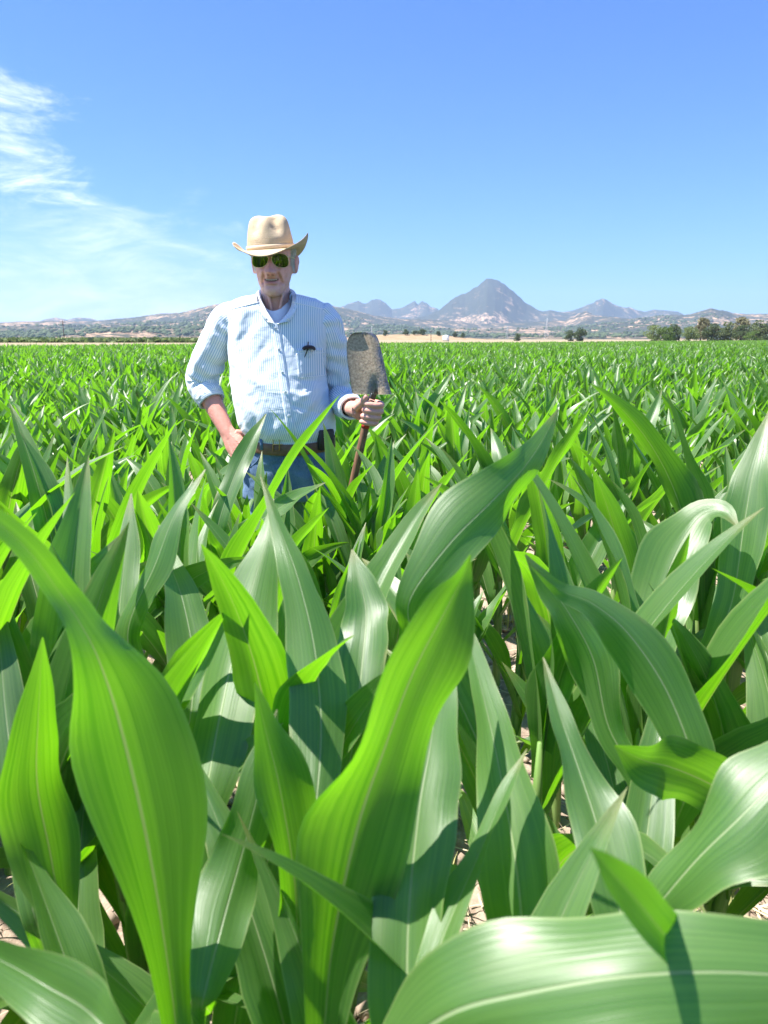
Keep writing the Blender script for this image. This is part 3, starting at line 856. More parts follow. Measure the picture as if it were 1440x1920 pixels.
def ear(side):
    mb = MB()
    a = np.linspace(0, 2 * math.pi, 26, endpoint=False)
    def ring(sx, sz, y, x, dz=0):
        zz_ = sz * np.sin(a); k_ = np.where(zz_ < 0, .72, 1.0)
        yy_ = y + sx * np.cos(a) * k_
        return np.stack([(x + .34 * (yy_ - .010) - .009 - .10 * np.clip(-zz_, 0, 1)) * side, yy_, dz + zz_ + .006 * np.cos(a)], 1)
    rings = [ring(.010, .022, .010, .066, -.012), ring(.014, .028, .013, .074, -.011), ring(.0175, .033, .017, .082, -.010), ring(.018, .034, .019, .088, -.009), ring(.016, .031, .020, .0925, -.009), ring(.010, .022, .020, .0935, -.008)]
    mb.rings(np.array(rings))
    return mb
body = MB()
def put(mb, off):
    for v, q, t in zip(mb.v, mb.q, mb.t): pass
    v = np.vstack(mb.v) + off
    body.push(v, np.vstack(mb.q), np.vstack(mb.t))
hd = MB(); hd.rings(HR); put(hd, EYE)
for sd in (-1, 1): put(ear(sd), EYE)
# neck with its two tendons
nb = conv(517, 600, .01); nt_ = conv(515, 536, .015)
path = np.array([nb + [0, .04, -.05], nb + [0, .015, .0], (nb + nt_) / 2 + [0, .005, 0], nt_ + [0, .01, 0], nt_ + [0, .015, .05]])
body.tube(path, np.array([(.075, .070), (.062, .062), (.056, .058), (.055, .058), (.055, .055)]), 40, 24)
for sd in (-1, 1):
    body.tube([conv(517 + sd * 7, 596, -.05), conv(517 + sd * 9, 575, -.052), conv(517 + sd * 14, 552, -.045), conv(517 + sd * 20, 535, -.02)], [.007, .0065, .006, .006], 10, 14)
# trunk and legs under the clothes
def oval(c, a, bf, bb, m=48, p=2.3):
    t = np.linspace(0, 2 * math.pi, m, endpoint=False)
    x = a * np.sign(np.cos(t)) * np.abs(np.cos(t)) ** (2 / p)
    s = np.sin(t); y = np.where(s < 0, bf, bb) * np.sign(s) * np.abs(s) ** (2 / p)
    return np.stack([c[0] + x, c[1] + y, np.full(m, c[2])], 1)
TORSO = [  # photo left x, right x, y, front depth, back depth
 (488, 547, 551, .060, .075), (478, 557, 552.5, .068, .085), (458, 577, 556.5, .080, .096), (440, 596, 562.5, .090, .104), (429, 608, 571, .098, .110),
 (424, 616, 590, .108, .116), (425, 617, 630, .122, .122), (429, 613, 665, .136, .124), (433, 611, 700, .152, .122), (437, 616, 735, .168, .120),
 (441, 624, 765, .178, .120), (446, 630, 788, .178, .122), (452, 631, 803, .172, .124), (460, 628, 814, .160, .124), (466, 625, 822, .150, .122), (468, 624, 840, .146, .120)]
def torso_rings(inset=0.0, rows=TORSO, n=90, m=220):
    T = cr(np.array(rows, float), n)
    out = []
    for l, r, y, f, b in T:
        pl, pr = conv(l, y), conv(r, y)
        c = (pl + pr) / 2; a = (pr - pl)[0] / 2
        out.append(oval(c, a - inset, f - inset, b - inset, m))
    return np.array(out)
tr_ = torso_rings(.030, n=40, m=48)
body.rings(tr_[20:][::-1])
body.tube([conv(517, 650, .02), conv(517, 600, .02)], [(.075, .04), (.055, .045)], 32, 10)
hipc = conv(546, 845); hipc[1] = Y0 + .01
FOOTX = (-.115, .115)
for sd in (-1, 1):
    hx = hipc[0] + sd * .085
    leg = np.array([[hx, hipc[1], hipc[2] - .0], [hx + sd * .01, hipc[1], hipc[2] - .15], [hx + sd * .02, hipc[1] - .01, .50], [hx + sd * .025, hipc[1] + .01, .30], [hx + sd * .03, hipc[1] + .02, .10], [hx + sd * .03, hipc[1] - .03, .05]])
    body.tube(leg, [.075, .080, .058, .055, .042, .040], 24, 40)
# arms -------------------------------------------------------------
S_R = conv(446, 606, .0); E_R = conv(379, 716, .07); W_R = conv(427, 812, -.035)       # his right arm (left in the photo)
S_L = conv(598, 606, .0); E_L = conv(634, 738, .10); W_L = conv(662, 768, -.17)       # his left arm
SLV_R = [conv(468, 592, .005), conv(452, 592, .005), conv(438, 595, .005), conv(424, 606, .008), conv(410, 636, .02), conv(388, 682, .045), E_R + [-.002, .0, .004]]
SLV_L = [conv(568, 592, .005), conv(582, 592, .005), conv(597, 595, .005), conv(611, 606, .008), conv(622, 640, .025), conv(631, 690, .06), E_L + [.0, .0, -.008]]
for slv, E, Wr in ((SLV_R, E_R, W_R), (SLV_L, E_L, W_L)):
    dr_ = unit(Wr - E)
    p = np.array(slv[2:] + [E * .6 + Wr * .4, Wr - dr_ * .03, Wr + dr_ * .03])
    body.tube(p, [.040, .042, .042, .041, .040, .039, .030, .022], 28, 56)
# right hand on the hip: back of the hand to the camera, fingers going down and in
K_R = conv(449, 846, -.075)
pd = unit(K_R - W_R); sdv = unit(np.cross(pd, [0, 1, 0])); nrm = np.cross(sdv, pd)
body.tube([W_R - unit(W_R - E_R) * .08, W_R - unit(W_R - E_R) * .02, W_R + pd * .025, W_R + pd * .055, K_R], [(.026, .024), (.029, .024), (.035, .021), (.042, .019), (.041, .015)], 28, 30, up=nrm)
for i, (o, L, rd) in enumerate(((-.032, .062, .0088), (-.011, .074, .0094), (.011, .078, .0096), (.031, .070, .0094))):
    k = K_R + sdv * o - pd * .006
    body.tube([k - pd * .02, k, k + pd * L * .42 + nrm * -.002, k + pd * L * .72 + nrm * .010, k + pd * L * .92 + nrm * .024], [rd * .9, rd * 1.08, rd * .95, rd * .9, rd * .7], 14, 22)
# tendons on the back of that hand
for o in (-.026, -.009, .009, .025):
    body.tube([W_R + pd * .02 + sdv * o * .45 - nrm * .018, K_R + sdv * o - nrm * .012], [.0035, .005], 8, 10)
# thumb towards the back of the hip
tb = W_R + pd * .02 + sdv * .03
body.tube([tb, tb + sdv * .022 + pd * .02 + nrm * .012, tb + sdv * .034 + pd * .045 + nrm * .03], [.013, .011, .008], 12, 12)
# left hand: a fist round the shovel shaft
SH_A = conv(700, 733, -.235); SH_B = conv(674, 850, -.215)
SH_D = unit(SH_A - SH_B)                       # up along the shaft
SH_C = SH_B + (SH_A - SH_B) * .66              # middle of the grip
e1 = unit(np.array([1.0, 0, 0]) - SH_D * SH_D[0]); e2 = unit(np.cross(e1, SH_D)); 
if e2[1] > 0: e2 = -e2
def gp(a, b, c): return SH_C + e1 * a + e2 * b + SH_D * c
RS_ = .0135
for i, (c, k, rd) in enumerate(((.036, 1.0, .0112), (.013, 1.06, .0116), (-.010, 1.0, .0112), (-.031, .88, .0100))):
    pts = [gp(-.006, -.030, c), gp(.026 * k, -.024, c + .001), gp(.039 * k, -.002, c + .002), gp(.033 * k, .022, c + .001), gp(.010, .0315, c - .001), gp(-.012, .0285, c - .002), gp(-.022, .016, c - .003)]
    body.tube(pts, [rd, rd * 1.05, rd * 1.08, rd * 1.05, rd, rd * .97, rd * .72], 16, 40, up=SH_D)
# palm behind the shaft and heel towards the wrist
for c0, r0 in ((.030, .015), (.008, .017), (-.016, .016), (-.032, .013)):
    body.tube([gp(-.050, -.022, c0 * .6), gp(-.030, -.026, c0 * .85), gp(-.004, -.030, c0), gp(.024, -.026, c0)], [r0 * 1.1, r0 * 1.05, r0 * .95, r0 * .8], 16, 20, up=SH_D)
body.tube([W_L, W_L * .5 + gp(-.045, -.022, 0) * .5, gp(-.040, -.020, 0)], [(.026, .026), (.028, .030), (.026, .034)], 24, 16, up=SH_D)
# thumb: leaves the side of the palm, lies up along the shaft
body.tube([gp(-.045, -.012, .004), gp(-.038, .006, .020), gp(-.030, .018, .036), gp(-.024, .024, .052), gp(-.018, .026, .064)], [.0165, .0145, .0118, .0115, .0085], 16, 30, up=(0, 1, 0))

tmp = bpy.data.objects.new('body_source', body.mesh('body_source', MAN)); C.objects.link(tmp)
md = tmp.modifiers.new('r', 'REMESH'); md.mode = 'VOXEL'; md.voxel_size = .0028; md.use_smooth_shade = True
sm = tmp.modifiers.new('s', 'SMOOTH'); sm.factor = .5; sm.iterations = 1
dg = bpy.context.evaluated_depsgraph_get()
bme = bpy.data.meshes.new_from_object(tmp.evaluated_get(dg)); bme.name = 'body'
bpy.data.objects.remove(tmp)
co = np.zeros(len(bme.vertices) * 3, np.float32); bme.vertices.foreach_get('co', co); co = co.reshape(-1, 3) + MAN
hl = co - EYE
col = np.tile(np.array([.76, .42, .325]), (len(co), 1))
def tint(mask, c):
    global col
    k = np.clip(mask, 0, 1)[:, None]
    col = col * (1 - k) + np.array(c) * k
inh = (hl[:, 2] > -.145) & (hl[:, 2] < .13) & (np.abs(hl[:, 0]) < .1)
fr_ = inh & (hl[:, 1] < -.03)
G = lambda x0, z0, sx, sz: np.exp(-((np.abs(hl[:, 0]) - x0) ** 2) / (2 * sx ** 2) - (hl[:, 2] - z0) ** 2 / (2 * sz ** 2)) * inh
tint(G(0, -.04, .016, .018) * .55, (.70, .30, .25)); tint(G(.045, -.035, .02, .02) * .5, (.70, .33, .27))
tint(G(0, -.0855, .018, .0042) * .8 * fr_, (.55, .21, .19)); tint(G(0, -.066, .018, .003) * .5 * fr_, (.52, .22, .19))
mz = -.0755 + 7.0 * hl[:, 0] ** 2
tint(np.exp(-(hl[:, 2] - mz) ** 2 / (2 * .0026 ** 2)) * (np.abs(hl[:, 0]) < .026) * fr_ * .9, (.12, .03, .03))
tint(G(.0080, -.0575, .0035, .0020) * .9 * fr_, (.20, .07, .06))     # shade of the nostrils, darkened into the skin colour
# white stubble along the jaw and chin
jaw = np.clip((-.088 - hl[:, 2]) / .02, 0, 1) * np.clip((.145 + hl[:, 2]) / .01, 0, 1) * inh
tint(jaw * .16, (.72, .66, .62))
tint(np.clip((np.abs(hl[:, 0]) - .07) / .006, 0, 1) * inh * .45, (.66, .24, .20))     # ears
tint((np.linalg.norm(co - (W_R + K_R) / 2, axis=1) < .2) * .75, (.64, .27, .20))
tint((np.linalg.norm(co - SH_C, axis=1) < .10) * .75, (.66, .33, .25))
at = bme.attributes.new('col', 'FLOAT_COLOR', 'POINT')
at.data.foreach_set('color', np.hstack([col, np.ones((len(col), 1))]).astype(np.float32).ravel())
bme.materials.clear(); bme.materials.append(SKIN)
bo = add('body', bme, SKIN, man)
# teeth behind the parted lips
tm = MB()
for i in range(-4, 5):
    tm.box(EYE + [i * .0045, -.0880 + abs(i) * .0008, -.0736 + 5.0 * (i * .0045) ** 2], (.0042, .006, .0036 if i % 2 else .0040))
add('teeth', tm.mesh('teeth', MAN, False), mat('enamel', (.62, .55, .43), .3)[0], man)

# --- hair at the temples and behind the ears
HAIR = flat_mat('white_hair', (.62, .60, .57), (.82, .81, .79), 60, .5, .4)
hv = []; hq = []
rh = np.random.default_rng(11)
def strand(p, d, L, wd):
    k = sum(len(x) for x in hv)
    d = unit(d); s = unit(np.cross(d, [.2, 1, .1]))
    pts = [p - s * wd, p + s * wd, p + d * L * .5 + s * wd * .8 + rh.normal(0, .001, 3), p + d * L * .5 - s * wd * .8, p + d * L + s * wd * .15, p + d * L - s * wd * .15]
    hv.append(np.array(pts)); hq.extend([[k, k + 1, k + 2, k + 3], [k + 3, k + 2, k + 4, k + 5]])
for sd in (-1, 1):
    for i in range(900):
        z = rh.uniform(-.022, .062); yy = rh.uniform(-.040, .085)
        if yy < -.02 and z < -.015 + (yy + .04) * .2: continue
        if .0 < yy < .036 and z < .022: continue
        # on the side of the skull
        wz = np.interp(z, [-.03, 0, .05, .075], [.069, .0705, .0735, .069])
        cy, hdp = .003, .096
        xx = wz * math.sqrt(max(1 - ((yy - cy) / hdp) ** 2, .05)) ** .9
        p = EYE + np.array([sd * (xx + .001 + rh.uniform(0, .003)), yy, z])
        strand(p, np.array([sd * (.12 + rh.normal(0, .1)), .45 + rh.normal(0, .25), -.9]), rh.uniform(.015, .03), .0011)
add('hair', make_mesh('hair', np.vstack(hv) - MAN, hq), HAIR, man)

# --- sunglasses
GOLD = mat('gold_wire', (.75, .58, .30), .28, .5, 1.0)[0]
MIRROR = mat('mirror_lens', (.17, .125, .145), .03, .5, 1.0)[0]
gl = add('sunglasses', None, None, man) if False else None
def lens_outline(sd):
    t = np.linspace(0, 2 * math.pi, 48, endpoint=False)
    x = .0300 * np.sign(np.cos(t)) * np.abs(np.cos(t)) ** .82
    z = .0250 * np.sign(np.sin(t)) * np.abs(np.sin(t)) ** .85
    # teardrop: flatter on top, sagging on the outer lower side
    z = np.where(z > 0, z * .80, z * 1.08)
    x = x + np.where(z < 0, -.006 * (z / .0235) * -1, 0) * -1
    return x * sd, z
def lens_pt(x, z, sd):
    cx = sd * .0355
    X_ = cx + x
    y = -.1085 + 2.6 * X_ ** 2 + 1.2 * z ** 2 - .22 * z
    return EYE + np.array([X_, y, z - .004])
frame = MB()
lens_meshes = []
for sd in (-1, 1):
    ox, oz = lens_outline(sd)
    rim = np.array([lens_pt(a, b, sd) for a, b in zip(ox, oz)])
    frame.tube(np.vstack([rim, rim[:2]]), .0009, 8)
    lm = MB()
    rr_ = []
    for k in (1.0, .8, .55, .3, .001): rr_.append([lens_pt(a * k, b * k, sd) for a, b in zip(ox, oz)])
    rr_ = np.array(rr_)
    lm.push(rr_.reshape(-1, 3), grid_quads(5, 48, True))
    lens_meshes.append(lm)
frame.tube([lens_pt(.0265, .006, -1), EYE + [-.005, -.112, .004], EYE + [.005, -.112, .004], lens_pt(-.0265, .006, 1)], .0011, 8, 14)
frame.tube([lens_pt(.020, .0165, -1), EYE + [-.006, -.113, .0155], EYE + [.006, -.113, .0155], lens_pt(-.020, .0165, 1)], .0011, 8, 14)
glo = add('sunglasses', frame.mesh('sunglasses', MAN), GOLD, man, label='aviator sunglasses with mirrored green lenses')
for lm in lens_meshes: add('lens', lm.mesh('lens', MAN), MIRROR, glo)
for sd in (-1, 1):
    tp = MB(); tp.tube([lens_pt(sd * .028, .010, sd), EYE + [sd * .074, -.07, .008], EYE + [sd * .079, -.01, .008], EYE + [sd * .080, .025, .012]], .0013, 8, 20)
    add('temple', tp.mesh('temple', MAN), GOLD, glo)

# --- straw hat
def straw_material():
    m, nt, b = mat('straw', (.62, .50, .33), .85, .15)
    tc = N(nt, 'ShaderNodeTexCoord')
    n = noise(nt, tc.outputs['Object'], 14, 4, .6)
    wv = N(nt, 'ShaderNodeTexVoronoi'); wv.inputs['Scale'].default_value = 380
    nt.links.new(mapping(nt, tc.outputs['Object'], (1, 1, 1.5)), wv.inputs['Vector'])
    c = mixc(nt, maprange(nt, n, .3, .7, 0, 1), (.54, .42, .265), (.66, .54, .38))
    c = mixc(nt, maprange(nt, wv.outputs['Distance'], .25, .6, 0, .5), c, (.46, .34, .20))
    nt.links.new(c, b.inputs['Base Color'])
    wr_ = N(nt, 'ShaderNodeTexWave', bands_direction='Z'); wr_.inputs['Scale'].default_value = 48; wr_.inputs['Distortion'].default_value = 3.5; wr_.inputs['Detail'].default_value = 3; wr_.inputs['Detail Scale'].default_value = 3
    nt.links.new(tc.outputs['Object'], wr_.inputs['Vector'])
    hh_ = mathn(nt, 'ADD', mathn(nt, 'MULTIPLY', wv.outputs['Distance'], -.6), mathn(nt, 'MULTIPLY', wr_.outputs['Fac'], .14))
    bump(nt, b, hh_, .8, .003)
    return m
STRAW = straw_material()
HB = EYE + np.array([-.012, .004, .052])         # centre of the hat band
ca = np.linspace(0, 2 * math.pi, 120, endpoint=False)
tilt = R(-3.5)                                   # right side of the photo a little higher
pitch_h = R(6)
def hat_pt(x, y, z):
    x = np.asarray(x, float); y = np.asarray(y, float); z = np.asarray(z, float)
    y2 = y * math.cos(pitch_h) - z * math.sin(pitch_h) * -1 * -1; z2 = z * math.cos(pitch_h) + y * math.sin(pitch_h)
    x3 = x * math.cos(tilt) + z2 * math.sin(tilt); z3 = -x * math.sin(tilt) + z2 * math.cos(tilt)
    return HB + np.stack([x3, y2, z3], -1)
crown = []
for k, (hh, sx, sy) in enumerate(((-.012, .0865, .104), (0, .0865, .104), (.012, .086, .103), (.030, .0835, .100), (.050, .080, .096), (.072, .0755, .091), (.090, .070, .085), (.102, .062, .077), (.109, .050, .064), (.112, .034, .046), (.111, .018, .026), (.110, .004, .006))):
    x = sx * np.cos(ca); y = sy * np.sin(ca)
    z = np.full_like(ca, hh)
    # crease along the top, two pinches at the front
    k2 = np.clip((hh - .055) / .045, 0, 1)
    z = z - .009 * k2 * np.exp(-(x / .022) ** 2) * np.clip((sx - .0) / .086, .55, 1) * (y > -.09)
    for sdp in (-1, 1):
        pin = np.exp(-((x - sdp * .036) ** 2) / (2 * .016 ** 2) - ((y + .062) ** 2) / (2 * .024 ** 2)) * np.clip((hh - .03) / .045, 0, 1)
        z = z - .022 * pin; y = y + .016 * pin; x = x - sdp * .006 * pin
    wob = 1 + .02 * np.sin(3 * ca + 1) * k2
    crown.append(hat_pt(x * wob, y * wob, z))
crown = cr(np.array(crown).reshape(len(crown), -1), 46).reshape(46, 120, 3)
hc = MB(); hc.rings(crown, True)
hat = add('hat', hc.mesh('hat', MAN), STRAW, man, label='woven straw hat with curled brim')
def brim_pt(t, under):
    rx = .0862 + t * np.where(np.cos(ca) > 0, .074, .066); ry = .1035 + t * .066
    cx, sy_ = np.cos(ca), np.sin(ca)
    side = cx ** 2; frontw = np.clip(-sy_, 0, 1) ** 1.5; backw = np.clip(sy_, 0, 1) ** 1.5
    z = -.008 + side * (.040 * t ** 2.2 - .004 * t) - frontw * (.020 * t) - backw * (.052 * t ** 1.2)
    z = z + .003 * t * np.sin(5 * ca + .7) + .012 * t * t * np.clip(cx, 0, 1) ** 2
    shrink = 1 - .10 * side * t ** 2
    return hat_pt(rx * cx * shrink, ry * sy_, z - (.0035 if under else 0))
tt = np.linspace(0, 1, 14)
br = np.array([brim_pt(t, False) for t in tt] + [brim_pt(t, True) for t in tt[::-1]])
bm_ = MB(); bm_.rings(br, False)
add('brim', bm_.mesh('brim', MAN), STRAW, hat)
bd = MB()
bpath = hat_pt(.0878 * np.cos(ca), .1052 * np.sin(ca), 0 * ca)
prof = np.array([(-.007, 0), (-.006, .0022), (0, .003), (.006, .0022), (.007, 0)])
rad_out = unit(np.stack([np.cos(ca), np.sin(ca), 0 * ca], -1))
bd.push(np.array([bpath + rad_out * o + np.array([0, 0, h]) for h, o in prof]).reshape(-1, 3), grid_quads(5, 120, True))
add('hat_band', bd.mesh('hat_band', MAN), flat_mat('hat_cord', (.66, .50, .32), (.74, .58, .40), 60, .8, .2), hat)

# --- shirt
def folds(P, spec, proj=True):
    """displacement of cloth along creases drawn as (x0,y0,x1,y1,width,amp) in photo pixels"""
    x, y, z = project(P.reshape(-1, 3))
    out = np.zeros(len(x))
    for x0, y0, x1, y1, wd, amp in spec:
        t = np.clip(((x - x0) * (x1 - x0) + (y - y0) * (y1 - y0)) / ((x1 - x0) ** 2 + (y1 - y0) ** 2), 0, 1)
        d2 = (x - x0 - t * (x1 - x0)) ** 2 + (y - y0 - t * (y1 - y0)) ** 2
        out += amp * np.exp(-d2 / (2 * wd * wd)) * (1 - .6 * np.abs(2 * t - 1) ** 2)
    return out.reshape(P.shape[:-1])
def ring_normals(Rg):
    du = np.roll(Rg, -1, 1) - np.roll(Rg, 1, 1); dv = np.gradient(Rg, axis=0)
    n = unit(np.cross(du, dv)); c = Rg.mean(1, keepdims=True)
    s = np.sign(np.sum(n * (Rg - c), -1, keepdims=True)); s[s == 0] = 1
    return n * s
Tn, Tm = 150, 320
TR = torso_rings(0, n=Tn, m=Tm)
zrow = np.linspace(0, 1, Tn)[:, None]
# open neck: the front of the collar line drops into a V
xr = TR[..., 0] - conv(515, 580)[0]
fr = TR[..., 1] < Y0
topw = np.clip(1 - zrow / .36, 0, 1) ** 1.2
vcut = np.where(fr, np.clip(1 - np.abs(xr) / .056, 0, 1), 0) * topw
nrm_ = ring_normals(TR)
xx, yy, _ = project(TR.reshape(-1, 3)); xx = xx.reshape(TR.shape[:2]); yy = yy.reshape(TR.shape[:2])
w1 = (fbm(xx / 34 + yy / 60, yy / 46 - xx / 120, 4, 31) - .5) * .007 + (fbm(xx / 15 + yy / 30, yy / 20, 3, 33) - .5) * .0045
FOLD = [(434, 690, 478, 770, 5, -.006), (432, 700, 462, 790, 5, .006), (436, 720, 455, 800, 4, -.006), (446, 690, 500, 730, 6, .005),
        (608, 690, 585, 760, 5, -.006), (604, 700, 575, 790, 6, .006), (614, 740, 560, 800, 5, -.005), (622, 770, 565, 812, 4, .006), (600, 725, 552, 752, 5, .005),
        (470, 600, 452, 660, 7, -.007), (452, 590, 440, 650, 6, .006), (500, 640, 470, 690, 6, -.004), (575, 600, 600, 650, 7, -.005),
        (545, 800, 545, 770, 5, -.005), (575, 806, 582, 775, 5, -.005), (510, 806, 505, 775, 5, -.005), (480, 806, 474, 780, 4, -.005), (600, 806, 612, 780, 4, -.005),
        (556, 712, 606, 714, 3, -.004), (540, 735, 590, 748, 4, .004), (530, 755, 600, 775, 4, -.005)]
dsp = (w1 + folds(TR, FOLD) * (TR[..., 1] < Y0)) * np.clip(zrow / .12, 0, 1)
TR = TR + nrm_ * dsp[..., None]
seg = np.linalg.norm(np.roll(TR, -1, 1) - TR, axis=-1)
arc = np.cumsum(seg, 1) - seg
j0 = int(Tm * .75)
arc = arc - arc[:, j0:j0 + 1]
tuv = np.stack([arc, zrow * .6 + 0 * arc], -1)
VP = [(480, 530), (555, 530), (553, 566), (548.5, 581), (517.5, 607), (491.5, 581), (483, 566)]
cxp, cyp, _ = project(TR.reshape(-1, 3))
def inside(px_, py_, poly):
    r_ = np.zeros(len(px_), bool); k = len(poly)
    for i in range(k):
        (x0, y0), (x1, y1) = poly[i], poly[(i + 1) % k]
        c_ = ((y0 > py_) != (y1 > py_)) & (px_ < (x1 - x0) * (py_ - y0) / (y1 - y0 + 1e-9) + x0)
        r_ ^= c_
    return r_
tq = grid_quads(Tn, Tm, True)
drop_v = inside(cxp, cyp, VP) & (TR.reshape(-1, 3)[:, 1] < Y0 + .02)
tq = tq[~drop_v[tq].any(1)]
shirt = add('shirt', make_mesh('shirt', TR.reshape(-1, 3) - MAN, tq, tuv.reshape(-1, 2)), SHIRT, man, label='blue and white striped button-down work shirt')
def sleeve(path, rad, name, n=110, m=110, seed=1, amp=.006, fold_rows=(), squash=None):
    both = cr(np.hstack([np.array(path), np.array(rad)[:, None]]), n)
    rg_ = tube_rings(both[:, :3], np.stack([both[:, 3], both[:, 3]], 1), m, (0, -1, 0))
    a = np.linspace(0, 2 * math.pi, m, endpoint=False)[None]; s = np.linspace(0, 1, n)[:, None]
    L = np.sum(np.linalg.norm(np.diff(both[:, :3], axis=0), axis=1))
    nn = ring_normals(rg_)
    d = amp * (fbm(np.cos(a) * 2.2 + 5 + s * 3, np.sin(a) * 2.2 + s * 6, 4, seed) - .5) * 2
    for s0, w_, am, tw in fold_rows:
        d = d + am * np.sin((s - s0) / w_ * 2 * math.pi + tw * np.cos(a) + 1.5 * np.sin(a + seed)) * np.exp(-((s - s0) / (w_ * 1.6)) ** 2) * (.5 + .5 * np.cos(a - seed))
    rg_ = rg_ + nn * d[..., None]
    mean_r = float(np.mean(both[:, 3]))
    # stripes run along the sleeve; the seam lies inside the arm
    uv = np.stack(np.broadcast_arrays((a / (2 * math.pi)) * round(2 * math.pi * mean_r / .0075) * .0075, s * L), -1)
    mb = MB(); mb.rings(rg_, False, uv.reshape(-1, 2))
    return add(name, mb.mesh(name, MAN), SHIRT, shirt)
C_R = E_R * .66 + W_R * .34
sleeve([conv(468, 592, .005), conv(452, 592, .005), conv(438, 595, .005), conv(424, 606, .008), conv(410, 636, .02), conv(388, 682, .045), E_R + [-.002, .0, .004], C_R + (C_R - E_R) * -.15, C_R],
       [.034, .050, .060, .064, .066, .062, .060, .056, .050], 'sleeve', seed=3, fold_rows=((.66, .07, .007, 1.2), (.76, .05, .007, -1.5), (.34, .10, .005, 2.0), (.50, .08, .004, 1.0)))
C_L = E_L * .20 + W_L * .80
sleeve([conv(568, 592, .005), conv(582, 592, .005), conv(597, 595, .005), conv(611, 606, .008), conv(622, 640, .025), conv(631, 690, .06), E_L + [.0, .0, -.008], E_L * .6 + W_L * .4 + [0, 0, -.012], C_L + [0, 0, -.004]],
       [.034, .048, .058, .060, .057, .052, .056, .054, .047], 'sleeve', seed=8, fold_rows=((.60, .07, .008, 1.4), (.70, .06, .008, -1.0), (.32, .10, .005, 2.0), (.82, .05, .006, 1.8)))
def cuff(p0, p1, r0, r1, thick=.004):
    d = unit(p1 - p0); n = 12
    ring_p = np.array([p0, p0 + (p1 - p0) * .04, p0 + (p1 - p0) * .5, p1 - (p1 - p0) * .04, p1, p1, p0 + (p1 - p0) * .3])
    rad = np.array([r0 - .003, r0 + thick, (r0 + r1) / 2 + thick, r1 + thick, r1 + thick * .5, r1 - .004, r1 - .005])
    Rg = tube_rings(np.linspace(0, 1, 7)[:, None] * d * .001 + p0, np.stack([rad, rad], 1), 80, (0, -1, 0))
    Rg = Rg - Rg.mean(1, keepdims=True) + ring_p[:, None]
    a = np.linspace(0, 2 * math.pi, 80, endpoint=False)
    Rg = Rg + ((fbm(np.cos(a) * 2 + 3, np.sin(a) * 2, 3, 4) - .5) * .006)[None, :, None] * unit(Rg - ring_p[:, None])
    s = np.linalg.norm(ring_p - p0, axis=1)
    uv = np.stack(np.broadcast_arrays(s[:, None] + 0 * a[None], a[None] * r0), -1)
    mb = MB(); mb.rings(Rg, False, uv.reshape(-1, 2))
    add('cuff', mb.mesh('cuff', MAN), CUFFM, shirt)
dR = unit(W_R - E_R); cuff(C_R - dR * .052, C_R + dR * .012, .052, .050)
dL = unit(W_L - E_L); cuff(C_L - dL * .020, C_L + dL * .034, .047, .042)

# things sewn on the front: sampled on the shirt surface
fi = np.where(TR[..., 1].ravel() < Y0 - .01)[0]
fx, fy = project(TR.reshape(-1, 3)[fi])[:2]
def on_shirt(px_, py_, lift=.003):
    d = (fx - px_) ** 2 + (fy - py_) ** 2
    k = np.argsort(d)[:5]; w_ = 1 / (d[k] + .3)
    dpt = (TR.reshape(-1, 3)[fi[k]][:, 1] * w_).sum() / w_.sum() - Y0
    return conv(px_, py_, dpt - lift)
def patch(name, corners, n, m, lift, material, thick=.0015, uvs=1.0, parent=None):
    """cloth patch over photo quad corners tl,tr,br,bl lying on the shirt"""
    c = np.array(corners, float)
    g_ = np.zeros((n, m, 3)); uv = np.zeros((n, m, 2))
    for i in range(n):
        for j in range(m):
            s, t = i / (n - 1), j / (m - 1)
            q = (c[0] * (1 - t) + c[1] * t) * (1 - s) + (c[3] * (1 - t) + c[2] * t) * s
            edge_ = min(i, j, n - 1 - i, m - 1 - j)
            g_[i, j] = on_shirt(q[0], q[1], lift if edge_ > 0 else 0.0)
    for _ in range(2):
        g_[1:-1, 1:-1, 1] = .2 * (g_[1:-1, 1:-1, 1] + g_[:-2, 1:-1, 1] + g_[2:, 1:-1, 1] + g_[1:-1, :-2, 1] + g_[1:-1, 2:, 1])
    uv[..., 0] = g_[..., 0]; uv[..., 1] = g_[..., 2]
    return add(name, make_mesh(name, g_.reshape(-1, 3) - MAN, grid_quads(n, m), uv.reshape(-1, 2)), material, parent or shirt)
PLK = [(515.5, 605), (521, 640), (527, 680), (533, 720), (539, 760), (545, 800), (547, 815)]
for k in range(len(PLK) - 1):
    pass
pc = cr(np.array(PLK, float), 40)
gpl = np.zeros((40, 7, 3)); uvp = np.zeros((40, 7, 2))
for i in range(40):
    for j in range(7):
        t = (j / 6 - .5) * 17
        gpl[i, j] = on_shirt(pc[i, 0] + t, pc[i, 1], (.0045 if 0 < j < 6 else .0005))
        uvp[i, j] = (t / 487, i * .01)
for _ in range(3): gpl[1:-1, 1:-1, 1] = .25 * (gpl[:-2, 1:-1, 1] + gpl[2:, 1:-1, 1]) + .5 * gpl[1:-1, 1:-1, 1]
add('placket', make_mesh('placket', gpl.reshape(-1, 3) - MAN, grid_quads(40, 7), uvp.reshape(-1, 2)), SHIRT, shirt)
BUT = flat_mat('shirt_button', (.72, .74, .72), (.80, .82, .80), 80, .35, .5)
def button(p, r=.0052, parent=None):
    a = np.linspace(0, 2 * math.pi, 14, endpoint=False)
    rr2 = np.array([[p + np.array([r * k * math.cos(t), -d, r * k * math.sin(t)]) for t in a] for k, d in ((1, 0), (1, .0015), (.8, .0022), (.55, .0014), (.02, .0014))])
    mb = MB(); mb.rings(rr2, False)
    add('button', mb.mesh('button', MAN), BUT, parent or shirt)
